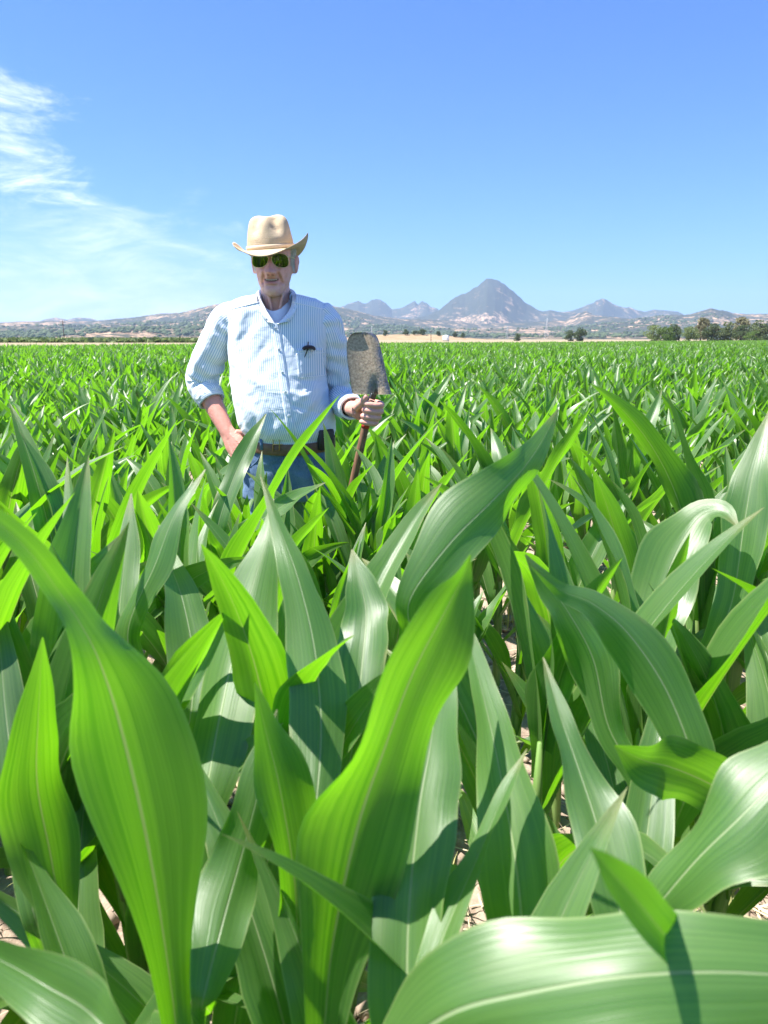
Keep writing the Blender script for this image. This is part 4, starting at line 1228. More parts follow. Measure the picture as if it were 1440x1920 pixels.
for py_ in (617, 656, 697, 738, 778): 
    i = np.argmin(np.abs(pc[:, 1] - py_)); button(on_shirt(pc[i, 0], pc[i, 1], .0055))
pk = patch('pocket', [(556, 655), (607, 653), (611, 703), (560, 708)], 18, 18, .0042, SHIRT)
patch('pocket_hem', [(555.5, 654), (607.5, 652), (608, 661), (556, 663)], 6, 18, .0062, CUFFM, parent=shirt)
for k_, pts_ in enumerate(([(556, 663), (558, 685), (560, 708)], [(560, 708), (585, 706), (611, 703)], [(611, 703), (609, 680), (608, 661)], [(556, 663.5), (582, 662), (608, 661.5)])):
    ps_ = MB(); ps_.tube([on_shirt(*p_, .004) for p_ in cr(np.array(pts_, float), 9)], .0013, 6, 18)
    add('pocket_stitching', ps_.mesh('pocket_stitching', MAN), CUFFM, pk)
# yoke seams: thin raised welts over the shoulders
for sd, a0, a1 in ((-1, (487, 566), (432, 580)), (1, (548, 566), (608, 580))):
    sm_ = MB(); sm_.tube([on_shirt(a0[0] * (1 - t) + a1[0] * t, a0[1] * (1 - t) + a1[1] * t, .0005) for t in np.linspace(0, 1, 9)], .0016, 6, 18)
    add('yoke_seam', sm_.mesh('yoke_seam', MAN), CUFFM, shirt)
# collar: stand and two buttoned-down leaves
nk = conv(516, 560, .008)
COL_IN = {-1: [(500, 539, .060), (491, 543, .030), (488.5, 552, -.010), (490, 562, -.045), (496, 576, -.078), (505, 592, -.104), (515.5, 608, -.120)],
          1: [(534, 539, .060), (543, 542, .030), (548, 551, -.010), (548.5, 562, -.045), (545, 577, -.078), (533, 594, -.104), (518.5, 608, -.120)]}
COL_OUT = {-1: [(492, 550, .085), (482, 552, .045), (478.5, 558, .0), (480, 569, -.045), (485.5, 582, -.08), (493, 594, -.10), (502, 604, -.11)],
           1: [(542, 550, .085), (552, 551, .045), (556, 558, .0), (557, 570, -.045), (554.5, 583, -.08), (549, 594, -.10), (541, 604, -.11)]}
def collar_leaf(sd):
    n, m = 14, 26
    ci, co_ = cr(np.array(COL_IN[sd], float), m), cr(np.array(COL_OUT[sd], float), m)
    u_ = np.array([conv(*p) for p in ci])
    l_ = []
    for p in co_:
        d = p[2]
        if d < -.02: d = min(d, on_shirt(p[0], p[1], .004)[1] - Y0)
        l_.append(conv(p[0], p[1], d))
    l_ = np.array(l_)
    for _ in range(6): l_[1:-1] = .25 * l_[:-2] + .5 * l_[1:-1] + .25 * l_[2:]
    g_ = np.zeros((n, m, 3))
    out = unit((u_ + l_) / 2 - (nk + np.array([0, .0, 0]))) * [1, 1, .3]
    for i in range(n):
        t = i / (n - 1)
        g_[i] = u_ * (1 - t) + l_ * t + unit(out) * .007 * math.sin(t * math.pi) + np.array([0, 0, .004]) * math.sin(t * math.pi)
    top_ = g_
    inn = top_ - unit(out)[None] * .0025
    v = np.vstack([top_.reshape(-1, 3), inn.reshape(-1, 3)])
    q1 = grid_quads(n, m); q2 = grid_quads(n, m, off=n * m)[:, ::-1]
    b_idx = np.concatenate([np.arange(m), np.arange(1, n) * m + m - 1, (n - 1) * m + np.arange(m - 2, -1, -1), np.arange(n - 2, 0, -1) * m])
    q3 = np.stack([b_idx, np.roll(b_idx, -1), np.roll(b_idx, -1) + n * m, b_idx + n * m], 1)
    uv = np.stack(np.broadcast_arrays(np.linspace(0, .055, n)[:, None], np.linspace(0, .22, m)[None]), -1).reshape(-1, 2)
    add('collar', make_mesh('collar', v - MAN, np.vstack([q1, q2, q3]), np.vstack([uv, uv])), SHIRT, shirt)
    button(top_[-4, -3] + [0, -.004, 0], .0042)
for sd in (-1, 1): collar_leaf(sd)
st_ = MB()
a = np.linspace(0, 2 * math.pi, 60, endpoint=False)
rg2 = []
for h_, k in ((-.03, 1.10), (-.01, 1.03), (.012, .98), (.024, .98)):
    s_ = np.sin(a)
    zf = -np.clip(-s_, 0, 1) ** 2 * .055
    rg2.append(np.stack([nk[0] + .070 * k * np.cos(a), nk[1] + np.where(s_ < 0, .074, .078) * k * s_, nk[2] + h_ + zf], 1))
# back part of the collar stand only (open at the throat)
rg2 = np.array(rg2); seln = np.where(np.sin(a) > -.55)[0]; seln = np.roll(seln, -int(np.argmax(np.diff(seln) > 1)) - 1) if np.any(np.diff(seln) > 1) else seln
st_.push(rg2[:, seln].reshape(-1, 3), grid_quads(4, len(seln)), (), np.stack(np.broadcast_arrays(np.linspace(0, .3, len(seln))[None], np.linspace(0, .05, 4)[:, None]), -1).reshape(-1, 2))
add('collar_stand', st_.mesh('collar_stand', MAN), SHIRT, shirt)
# white T-shirt at the throat
tb_ = MB(); rows_ = []
for py_, rx_, fy_ in ((584, .050, .066), (586, .056, .070), (592, .064, .078), (602, .074, .088), (616, .084, .098), (634, .092, .104)):
    c_ = conv(517, py_, .0)
    s_ = np.sin(a)
    zf = np.where(s_ < 0, -np.clip(-s_, 0, 1) ** 2 * .0 + (1 - np.clip(-s_, 0, 1) ** 2) * .035, .045)
    rows_.append(np.stack([c_[0] + rx_ * np.cos(a), Y0 + np.where(s_ < 0, fy_, .08) * s_, c_[2] + zf], 1))
tb_.rings(np.array(rows_), False)
add('undershirt', tb_.mesh('undershirt', MAN), TEE, man, label='white crew-neck undershirt showing at the throat')

# --- jeans, belt, boots
JR = [(465, 626, 822, .143, .118), (464, 627, 836, .142, .120), (461, 630, 860, .138, .126), (458, 633, 890, .134, .130), (456, 636, 930, .128, .130)]
jm = MB(); jr = torso_rings(0, JR, 40, 120)
jn = ring_normals(jr)
xx, yy, _ = project(jr.reshape(-1, 3))
jr = jr + jn * ((fbm(xx / 20, yy / 14, 4, 77) - .5) * .010).reshape(40, 120)[..., None]
jm.rings(jr, True)
jeans = add('jeans', jm.mesh('jeans', MAN), DENIM, man, label='faded blue denim jeans')
for sd in (-1, 1):
    hx = hipc[0] + sd * .082
    lg = MB()
    lg.tube([[hx, hipc[1], .90], [hx, hipc[1], .78], [hx + sd * .015, hipc[1] - .01, .52], [hx + sd * .022, hipc[1] + .005, .30], [hx + sd * .028, hipc[1] + .015, .10], [hx + sd * .028, hipc[1] + .01, .06]], [.092, .098, .078, .072, .068, .070], 36, 60)
    add('leg', lg.mesh('leg', MAN), DENIM, jeans)
    bt = MB(); fx0 = hx + sd * .028; fy0 = hipc[1] + .01
    bt.tube([[fx0, fy0 + .01, .16], [fx0, fy0 + .01, .09], [fx0, fy0 - .0, .05], [fx0 + sd * .01, fy0 - .10, .042], [fx0 + sd * .015, fy0 - .19, .034]], [(.050, .050), (.052, .056), (.050, .050), (.050, .040), (.036, .026)], 24, 30)
    bt.box([fx0 + sd * .007, fy0 - .07, .012], (.10, .28, .024))
    add('boot', bt.mesh('boot', MAN), flat_mat('boot_leather', (.16, .09, .05), (.24, .15, .09), 25, .6, .4, .3, .003), man)
# fly seam, pocket seams
def jean_pt(px_, py_, lift=.002):
    k = np.where(jr[..., 1].ravel() < Y0 - .01)[0]; P_ = jr.reshape(-1, 3)[k]; ax, ay, _ = project(P_)
    i = np.argmin((ax - px_) ** 2 + (ay - py_) ** 2); return conv(px_, py_, P_[i, 1] - Y0 - lift)
sm2 = MB(); sm2.tube([jean_pt(530, y) for y in (846, 865, 885, 905, 925)], .003, 8, 20); add('fly_seam', sm2.mesh('fly_seam', MAN), DENIM, jeans)
for pts in ([(490, 846), (484, 862), (470, 876)], [(600, 844), (607, 860), (622, 872)]):
    s3 = MB(); s3.tube([jean_pt(*p) for p in pts], .0025, 8, 14); add('pocket_seam', s3.mesh('pocket_seam', MAN), DENIM, jeans)
BELTM = flat_mat('belt_leather', (.13, .065, .038), (.23, .125, .075), 40, .5, .4, .3, .002)
BR = [(462, 629, 820, .150, .124), (462, 629, 822, .1525, .126), (462, 629, 838, .1525, .127), (462, 629, 840, .150, .125)]
def band(rows, drop=0):
    g_ = []
    for l, r, y, f, b in rows:
        pl, pr = conv(l, y), conv(r, y); c_ = (pl + pr) / 2
        o_ = oval(c_, (pr - pl)[0] / 2, f, b, 140)
        # the belt rides a little higher at the sides than under the belly
        o_[:, 2] += .012 * ((o_[:, 0] - c_[0]) / .17) ** 2 - .008
        g_.append(o_)
    return np.array(g_)
bl = MB(); BRG = band(BR); bl.rings(BRG, False)
belt = add('belt', bl.mesh('belt', MAN), BELTM, man, label='worn brown leather belt with a brass buckle')
BP = BRG[1:3].reshape(-1, 3); BP = BP[BP[:, 1] < Y0]
def belt_pt(px_, py_, lift): 
    ax, ay, _ = project(BP); i = np.argmin(np.abs(ax - px_)); return conv(px_, py_, BP[i, 1] - Y0 - lift)
bk = MB(); q = [belt_pt(x, y, .004) for x, y in ((512, 821), (524, 821), (524, 845), (512, 845), (512, 821), (524, 821))]
bk.tube(q, .0022, 8)
bk.tube([belt_pt(512, 833, .005), belt_pt(530, 833, .006)], .0018, 8)
add('buckle', bk.mesh('buckle', MAN), mat('brass', (.62, .50, .28), .32, .5, 1.0)[0], belt)
for x_ in (565, 490):
    lp = MB(); p_ = belt_pt(x_, 831, .003); lp.box(p_, (.011, .006, .052)); add('belt_loop', lp.mesh('belt_loop', MAN, False), DENIM, jeans)
# black pouch worn on the belt
po = MB(); p_ = belt_pt(611, 823, .012)
ang_ = R(38); rm = np.array([[math.cos(ang_), -math.sin(ang_), 0], [math.sin(ang_), math.cos(ang_), 0], [0, 0, 1]])
n_ = 10; rr3 = []
aa_ = np.linspace(0, 2 * math.pi, 32, endpoint=False)
for t, k in ((-.042, .85), (-.038, 1), (.0, 1.03), (.030, 1), (.036, .9)):
    sq = np.stack([.034 * k * np.sign(np.cos(aa_)) * np.abs(np.cos(aa_)) ** .4, .013 * k * np.sign(np.sin(aa_)) * np.abs(np.sin(aa_)) ** .5, 0 * aa_ + t], 1) @ rm.T
    rr3.append(sq + p_)
po.rings(np.array(rr3))
pouch = add('belt_pouch', po.mesh('belt_pouch', MAN), flat_mat('black_leather', (.012, .011, .012), (.03, .028, .03), 40, .45, .5), man, label='black leather pouch on the belt')
bt2 = MB(); pb = belt_pt(609, 820, .030); a14 = np.linspace(0, 2 * math.pi, 12, endpoint=False)
bt2.rings(np.array([[pb + np.array([.004 * k * math.cos(t), -d, .004 * k * math.sin(t)]) for t in a14] for k, d in ((1, 0), (1, .002), (.5, .0035), (.05, .004))]), False)
add('snap', bt2.mesh('snap', MAN), mat('snap_metal', (.6, .6, .6), .3, .5, 1)[0], pouch)

# --- dark eyeglass case and pens in the shirt pocket
pr_ = on_shirt(577, 652, .012)
ec = MB()
ec.tube([on_shirt(568, 655, .010), on_shirt(572, 652, .012), on_shirt(579, 651, .012), on_shirt(586, 652, .012), on_shirt(590, 655, .010)], [(.006, .005), (.011, .007), (.0125, .0075), (.0105, .007), (.006, .005)], 14, 26)
ec.tube([on_shirt(578, 641, .013), on_shirt(577, 652, .014)], [.0022, .0022], 8, 6)
spec_ = add('eyeglass_case', ec.mesh('eyeglass_case', pr_), flat_mat('dark_case', (.018, .010, .013), (.035, .02, .025), 50, .35, .5), None, "dark eyeglass case poking out of the man's shirt pocket", 'case', loc=pr_)
for nm, p0, p1, cl, lb in (('pen', (577, 655), (571, 670), (.02, .02, .025), "black pen clipped to the man's shirt pocket"), ('pen', (587, 652), (579, 672), (.78, .78, .76), "white pen clipped to the man's shirt pocket")):
    o_ = on_shirt(p0[0], p0[1], .012)
    pm = MB(); pm.tube([on_shirt(p0[0], p0[1], .012), on_shirt((p0[0] + p1[0]) / 2, (p0[1] + p1[1]) / 2, .010), on_shirt(p1[0], p1[1], .008)], [.0026, .0022, .0012], 8, 10)
    add(nm, pm.mesh(nm, o_), mat('pen_' + lb[:5], cl, .35)[0], None, lb, 'pen', loc=o_)

# --- shovel held upside down
def steel_material():
    m, nt, b = mat('worn_steel', (.3, .3, .31), .5, .5, .75)
    tc = N(nt, 'ShaderNodeTexCoord'); p = tc.outputs['Object']
    n = noise(nt, p, 18, 6, .65, .4); f = noise(nt, p, 130, 5, .7); sc_ = noise(nt, mapping(nt, p, (160, 160, 9)), 1, 3, .6)
    at = N(nt, 'ShaderNodeAttribute', attribute_name='mud')
    mud = maprange(nt, mathn(nt, 'ADD', mathn(nt, 'ADD', mathn(nt, 'MULTIPLY', n, .8), mathn(nt, 'MULTIPLY', f, .35)), at.outputs['Fac']), .72, .98, 0, 1)
    steel = mixc(nt, maprange(nt, sc_, .35, .7, 0, 1), (.10, .10, .11), (.27, .27, .29))
    steel = mixc(nt, maprange(nt, f, .55, .7, 0, .5), steel, (.10, .065, .045))
    dirt = mixc(nt, maprange(nt, f, .35, .65, 0, 1), (.25, .185, .12), (.55, .43, .30))
    nt.links.new(mixc(nt, mud, steel, dirt), b.inputs['Base Color'])
    nt.links.new(mathn(nt, 'SUBTRACT', .75, mathn(nt, 'MULTIPLY', mud, .75), True), b.inputs['Metallic'])
    nt.links.new(maprange(nt, mud, 0, 1, .42, .95), b.inputs['Roughness'])
    bump(nt, b, mathn(nt, 'ADD', mathn(nt, 'MULTIPLY', f, .5), mathn(nt, 'MULTIPLY', mud, .5)), .6, .004)
    return m
STEEL = steel_material()
foot = SH_B + (SH_B - SH_A) * ((SH_B[2] - .02) / (SH_A[2] - SH_B[2]))
shovel = empty('shovel', (foot[0], foot[1], 0), 'muddy square shovel held upside down by the man', 'shovel')
SO = np.array([foot[0], foot[1], 0])
n, m = 44, 30
bl_v = np.zeros((n, m, 3)); mudv = np.zeros((n, m))
# outline of the blade in photo pixels: left and right edge for rows from top to bottom
rowsB = np.array([(677, 684, 623), (665, 696.5, 624), (658, 703.5, 627.5), (653.5, 708, 633.5), (650.5, 711.5, 643), (650, 714, 653), (650.5, 717.5, 668), (653, 722, 690), (656, 727, 712), (659, 732, 730), (661, 734.5, 737), (664, 734, 739.5)])
rb = cr(rowsB, n)
for i in range(n):
    l, r, y = rb[i]
    for j in range(m):
        t = j / (m - 1)
        px_ = l + (r - l) * t
        c_ = 2 * t - 1
        # dished: the edges come towards the camera on the left, turn away on the right
        dy = -.250 - .010 * c_ * c_ + .030 * np.clip(c_ - .45, 0, 1) ** 1.3 + .012 * (y - 680) / 57 * -1
        k = np.exp(-((px_ - 704) / 9) ** 2) * np.clip((y - 700) / 38, 0, 1)
        bl_v[i, j] = conv(px_, y, dy + .016 * k)
        mudv[i, j] = .54 - .5 * np.clip(abs(c_ + .15) - .62, 0, 1) - .45 * np.exp(-((px_ - 700) / 16) ** 2 - ((y - 722) / 16) ** 2) - .35 * np.clip((632 - y) / 8, 0, 1) - .5 * np.clip(c_ - .55, 0, 1)
back = bl_v + np.array([0, .004, 0])
v = np.vstack([bl_v.reshape(-1, 3), back.reshape(-1, 3)])
q1 = grid_quads(n, m); q2 = grid_quads(n, m, off=n * m)[:, ::-1]
b_idx = np.concatenate([np.arange(m), np.arange(1, n) * m + m - 1, (n - 1) * m + np.arange(m - 2, -1, -1), np.arange(n - 2, 0, -1) * m])
q3 = np.stack([b_idx, np.roll(b_idx, -1), np.roll(b_idx, -1) + n * m, b_idx + n * m], 1)
add('blade', make_mesh('blade', v - SO, np.vstack([q1, q2, q3]), attrs={'mud': np.concatenate([mudv.ravel(), mudv.ravel() - .4])}), STEEL, shovel)
so = MB()
sk0 = conv(709, 700, -.232); sk1 = conv(706, 738, -.236); sk2 = SH_A
so.tube([conv(708, 690, -.228), sk0, sk1], [(.006, .004), (.016, .012), (.017, .016)], 16, 14)
so.tube([sk1 + [.001, 0, 0], SH_A + [.004, .004, 0], SH_C + SH_D * .05], [.014, .0135, .0125], 16, 14)
add('socket', so.mesh('socket', SO), flat_mat('rusty_socket', (.12, .075, .055), (.24, .17, .13), 60, .6, .4, .3, .002, .4), shovel)
strap = MB(); strap.tube([conv(697, 737, -.252), conv(691, 748, -.254), conv(686, 757, -.252)], [(.006, .003), (.007, .003), (.005, .003)], 12, 10)
add('strap', strap.mesh('strap', SO), flat_mat('grey_steel_strap', (.30, .26, .23), (.42, .38, .34), 60, .5, .4, 0, .01, .5), shovel)
WOODM = None
def wood_material():
    m, nt, b = mat('handle_wood', (.2, .1, .06), .6, .3)
    tc = N(nt, 'ShaderNodeTexCoord')
    n = noise(nt, mapping(nt, tc.outputs['Object'], (160, 160, 10)), 1, 4, .6, .5)
    nt.links.new(mixc(nt, maprange(nt, n, .3, .7, 0, 1), (.13, .055, .035), (.30, .165, .10)), b.inputs['Base Color'])
    bump(nt, b, n, .3, .001)
    return m
hn = MB(); hn.tube([foot, SH_B, SH_C, SH_C + SH_D * .045], [.0155, .0140, .0130, .0120], 16, 30)
hnd = add('handle', hn.mesh('handle', SO), wood_material(), shovel)
rdm = MB(); rdm.tube([SH_C - SH_D * .058, SH_C - SH_D * .040], [.0150, .0150], 16)
add('red_tape', rdm.mesh('red_tape', SO), flat_mat('red_paint', (.42, .03, .02), (.52, .06, .04), 50, .5, .4), hnd)

# ------------------------------------------------------------------ beyond the field
def far_pt(px_, py_, d): return conv(px_, py_, d - Y0)
def foliage_material(name, c1, c2, tr):
    m, nt, b = mat(name, c1, .7, .2)
    at = N(nt, 'ShaderNodeAttribute', attribute_name='rnd')
    nt.links.new(mixc(nt, at.outputs['Fac'], c1, c2), b.inputs['Base Color'])
    t = N(nt, 'ShaderNodeBsdfTranslucent'); t.inputs[0].default_value = (*tr, 1)
    mx = N(nt, 'ShaderNodeMixShader'); mx.inputs[0].default_value = .25
    nt.links.new(b.outputs[0], mx.inputs[1]); nt.links.new(t.outputs[0], mx.inputs[2])
    nt.links.new(mx.outputs[0], nt.nodes['Material Output'].inputs[0])
    return m
FOL = {'oak': foliage_material('oak_leaves', (.055, .085, .036), (.12, .155, .07), (.10, .16, .04)),
       'green': foliage_material('green_leaves', (.060, .11, .025), (.13, .20, .05), (.18, .30, .05)),
       'pale': foliage_material('pale_leaves', (.11, .16, .055), (.22, .27, .11), (.25, .34, .10)),
       'olive': foliage_material('olive_leaves', (.085, .115, .045), (.17, .20, .09), (.20, .26, .08)),
       'gold': foliage_material('dry_leaves', (.17, .165, .085), (.29, .27, .15), (.26, .26, .12))}
BARK = flat_mat('bark', (.10, .075, .055), (.18, .14, .11), 3, .9, .1)
rt = np.random.default_rng(77)
def leaf_cloud(centres, radii, n, size, rg):
    k = rg.integers(len(centres), size=n)
    d = unit(rg.normal(size=(n, 3)))
    rr_ = rg.uniform(.45, 1.0, n) ** .6
    p = centres[k] + d * radii[k] * rr_[:, None]
    u = unit(rg.normal(size=(n, 3))); v = unit(np.cross(u, rg.normal(size=(n, 3))))
    s = size * rg.uniform(.5, 1.2, n)[:, None]
    q = np.stack([p - u * s - v * s * .5, p + u * s * .2 - v * s * .8, p + u * s + v * s * .4, p - u * s * .3 + v * s * .8], 1)
    rnd = np.repeat(np.clip(.5 + .35 * (p[:, 2] - centres[k][:, 2]) / radii[k][:, 2] + rg.normal(0, .2, n), 0, 1) * 0 + rg.random(n), 4)
    return q.reshape(-1, 3), np.arange(n * 4).reshape(-1, 4), rnd
def tree(name, label, px_, py_top, wpx, d, kind, group=None, n=1400, base_z=0.0, low=.18, cat='tree'):
    b = far_pt(px_, 640, d); b[2] = base_z
    t = far_pt(px_, py_top, d)
    hgt = t[2] - base_z
    wd = wpx / F * d
    r = empty(name, b, label, cat, group)
    tk = MB(); lean = rt.normal(0, .06, 2) * hgt
    tk.tube([[0, 0, -.3], [0, 0, hgt * .2], [lean[0] * .5, lean[1] * .5, hgt * .5], [lean[0], lean[1], hgt * .8]], [hgt * .035, hgt * .028, hgt * .018, hgt * .006], 9, 12)
    for k in range(5):
        a = rt.uniform(0, 6.28); z0 = hgt * rt.uniform(.25, .55)
        tk.tube([[0, 0, z0], [math.cos(a) * wd * .16, math.sin(a) * wd * .16, z0 + hgt * .12], [math.cos(a) * wd * .32, math.sin(a) * wd * .32, z0 + hgt * .25]], [hgt * .014, hgt * .009, hgt * .004], 6, 6)
    add('trunk', tk.mesh('trunk'), BARK, r)
    nc = 15
    c = []
    for k in range(nc):
        a = rt.uniform(0, 6.28); rad = math.sqrt(rt.random()) * .36 * wd
        z = hgt * rt.uniform(low + .12, .86)
        prof = math.sqrt(max(1 - ((z / hgt - .52) / .5) ** 2, .05))
        c.append([math.cos(a) * rad * prof, math.sin(a) * rad * prof, z])
    c.append([lean[0] * .5, lean[1] * .5, hgt * .88])
    c = np.array(c)
    rad = np.stack([np.full(len(c), wd * .19), np.full(len(c), wd * .19), np.full(len(c), hgt * .15)], 1) * rt.uniform(.7, 1.25, (len(c), 1))
    v, q, rnd = leaf_cloud(c, rad, n, hgt * (.038 if n > 1000 else .075), rt)
    v[:, 2] = np.minimum(v[:, 2], hgt)
    add('crown', make_mesh('crown', v, q, smooth=False, attrs={'rnd': rnd}), FOL[kind], r)
    return r
TR_ = [
 ('oak_tree', 'small dark oak standing alone on the pale plain', 969, 624.5, 17, 480, 'oak', None),
 ('oak_tree', 'shorter wider oak of the pair beyond the field', 1069, 619, 21, 440, 'oak', 'pair of oaks beyond the field'),
 ('oak_tree', 'taller oak of the pair beyond the field', 1087, 614, 21, 442, 'oak', 'pair of oaks beyond the field'),
 ('willow_tree', 'pale green willow at the open end of the tree line', 1224, 608.5, 36, 330, 'pale', 'tree line on the right'),
 ('leafy_tree', 'mid green bushy tree beside the pale willow', 1247, 612, 36, 326, 'green', 'tree line on the right'),
 ('oak_tree', 'dark oak behind the mid green bushy tree', 1264, 607.5, 26, 348, 'oak', 'tree line on the right'),
 ('round_tree', 'pale round tree standing clear in a gap of the tree line', 1292, 611.5, 32, 322, 'pale', 'tree line on the right'),
 ('poplar_tree', 'tall thin brownish tree beside the pale round tree', 1313, 595, 24, 360, 'gold', 'tree line on the right'),
 ('oak_tree', 'dark oak next to the tall brownish tree', 1337, 606, 34, 334, 'oak', 'tree line on the right'),
 ('leafy_tree', 'olive tree between the dark oak and the golden tree', 1362, 603, 38, 337, 'olive', 'tree line on the right'),
 ('poplar_tree', 'tallest golden topped tree in the tree line', 1388, 594, 34, 372, 'gold', 'tree line on the right'),
 ('oak_tree', 'dark oak in front of the golden topped tree', 1390, 609, 34, 328, 'oak', 'tree line on the right'),
 ('leafy_tree', 'grey olive tree near the right edge of the picture', 1420, 600, 36, 338, 'olive', 'tree line on the right'),
 ('bush', 'low bright green bush in front of the tree line', 1413, 620, 32, 305, 'green', 'tree line on the right'),
 ('oak_tree', 'dark tree cut by the right edge of the picture', 1444, 602, 40, 332, 'oak', 'tree line on the right'),
]
for nm, lb, px_, tp, wd, d, kd, gr in TR_:
    tree(nm, lb, px_, tp, wd * 1.22, d, kd, gr, 2200, low=-.10 if nm != 'poplar_tree' else .05, cat='bush' if nm == 'bush' else 'tree')

# grassy knoll with a few oaks, beyond the shovel
kc = far_pt(792, 640, 760); kx = np.linspace(-85, 85, 90); ky = np.linspace(-60, 60, 50)
KX, KY = np.meshgrid(kx, ky)
def knoll_h(x, y): return 6.2 * np.exp(-(x / 48) ** 2 - (y / 34) ** 2) + 2.6 * np.exp(-((x + 52) / 30) ** 2 - (y / 34) ** 2) - .5 + (fbm(x / 14, y / 14, 3, 91) - .5) * .8
KZ = knoll_h(KX, KY)
DRY = flat_mat('dry_grass', (.27, .19, .11), (.35, .26, .16), .12, .95, .05, 0, .1)
add('knoll', make_mesh('knoll', np.stack([KX, KY, KZ], -1), grid_quads(50, 90)), DRY, None, loc=(kc[0], kc[1], 0), kind='structure')
for lb, px_, h_, w_ in (('small oak at the foot of the dry knoll nearest the shovel', 722, 6, 6.5), ('round oak low on the dry knoll beside the shovel', 761, 6.0, 7), ('wide oak on top of the dry knoll', 792, 6.5, 10), ('dark oak on the crest of the dry knoll', 778, 5, 8),
                        ('oak just left of the white tank on the knoll', 822, 5.0, 6), ('oak just right of the white tank on the knoll', 853, 5.5, 7), ('last small oak at the far foot of the knoll', 868, 5, 7)):
    p = far_pt(px_, 640, 745); zz = float(knoll_h(p[0] - kc[0], p[1] - kc[1]))
    tp = 635 - (zz + h_ - H) * F / 745
    tree('oak_tree', lb, px_, tp, w_ * F / 745, 745, 'oak', 'oaks on the dry knoll', 900, max(zz, 0) - .2, .05)

# white water tank
tp_ = far_pt(836, 640, 420); tk = empty('water_tank', (tp_[0], tp_[1], 0), 'small white water tank beyond the far edge of the field', 'tank')
WH = flat_mat('white_paint', (.78, .78, .76), (.84, .84, .82), 1, .5, .4)
aa_ = np.linspace(0, 2 * math.pi, 28, endpoint=False)
def circ(r, z): return np.stack([r * np.cos(aa_), r * np.sin(aa_), 0 * aa_ + z], 1)
tb = MB(); tb.rings(np.array([circ(1.75, -.1), circ(1.75, 1), circ(1.78, 1.02), circ(1.75, 1.04), circ(1.75, 2.0), circ(1.78, 2.02), circ(1.75, 2.04), circ(1.75, 2.8)])); add('shell', tb.mesh('shell', smooth=False), WH, tk)
tb = MB(); tb.rings(np.array([circ(1.85, 2.78), circ(1.85, 2.84), circ(.9, 3.15), circ(.25, 3.28), circ(.25, 3.4)])); add('roof', tb.mesh('roof', smooth=False), WH, tk)

# utility poles
def pole(lb, px_, py_top, d, wires=True):
    b = far_pt(px_, 640, d); hgt = far_pt(px_, py_top, d)[2]
    r = empty('utility_pole', (b[0], b[1], 0), lb, 'utility pole', 'wooden utility poles')
    PM = flat_mat('pole_wood', (.09, .06, .05), (.15, .11, .09), 4, .9, .1)
    mb = MB(); mb.tube([[0, 0, -.5], [0, 0, hgt]], [.20, .14], 10); add('post', mb.mesh('post'), PM, r)
    mb = MB(); mb.box([0, -.16, hgt - .5], (2.4, .12, .14)); add('crossarm', mb.mesh('crossarm', smooth=False), PM, r)
    for x_ in (-1.1, -.4, .4, 1.1):
        mb = MB(); mb.tube([[x_, -.16, hgt - .43], [x_, -.16, hgt - .3], [x_, -.16, hgt - .2]], [.05, .07, .03], 8); add('insulator', mb.mesh('insulator'), WH, r)
pole('dark wooden utility pole standing before the left hills', 121, 601, 300)
pole('thin wooden utility pole on the dry knoll', 808, 619, 430)

# lattice pylons far out on the plain
STL = flat_mat('pylon_steel', (.42, .43, .44), (.52, .53, .54), .5, .5, .5)
def pylon(lb, px_, py_top, d):
    b = far_pt(px_, 640, d); hgt = far_pt(px_, py_top, d)[2]
    r = empty('power_pylon', (b[0], b[1], 0), lb, 'pylon', 'lattice pylons on the plain')
    w0 = hgt * .10; w1 = hgt * .022; rad = .14
    for sx in (-1, 1):
        for sy in (-1, 1):
            mb = MB(); mb.tube([[sx * w0, sy * w0, -.5], [sx * w1, sy * w1, hgt * .75], [sx * w1 * .4, sy * w1 * .4, hgt]], [rad, rad, rad * .7], 5); add('leg', mb.mesh('leg'), STL, r)
    mb = MB()
    for k in range(7):
        z0, z1 = hgt * k / 8, hgt * (k + 1) / 8
        f0, f1 = w0 + (w1 - w0) * k / 6.5, w0 + (w1 - w0) * (k + 1) / 6.5
        for sx in (-1, 1):
            mb.tube([[-f0 * sx, -f0, z0], [f1 * sx, -f1, z1]], [.08, .08], 4)
            mb.tube([[sx * f0, -f0 , z0], [sx * f1, f1, z1]], [.08, .08], 4)
    add('bracing', mb.mesh('bracing'), STL, r)
    for z_, L in ((.72, .17), (.84, .13), (.94, .09)):
        mb = MB(); mb.tube([[-L * hgt, 0, z_ * hgt], [0, 0, z_ * hgt + .5], [L * hgt, 0, z_ * hgt]], [.10, .16, .10], 5); add('crossarm', mb.mesh('crossarm'), STL, r)
    return b, hgt
PY = [pylon('lattice pylon seen just above the shovel blade', 697, 611, 1500), pylon('lattice pylon below the main peak', 950, 612, 1600), pylon('tallest lattice pylon right of the main peak', 1024, 597, 1150)]
for (b0, h0), (b1, h1), lb in ((PY[0], PY[1], 'long sagging power line between the two far pylons'), (PY[1], PY[2], 'power line running up to the tallest pylon')):
    a_ = b0 + [0, 0, 0]; a_[2] = h0 * .84; c_ = b1 + [0, 0, 0]; c_[2] = h1 * .84
    t = np.linspace(0, 1, 30)[:, None]
    P_ = a_ * (1 - t) + c_ * t; P_[:, 2] -= 4 * 5.5 * (t[:, 0] * (1 - t[:, 0]))
    mb = MB(); mb.tube(P_ - a_, .045, 4); add('power_line', mb.mesh('power_line'), STL, None, lb, 'power line', loc=a_)

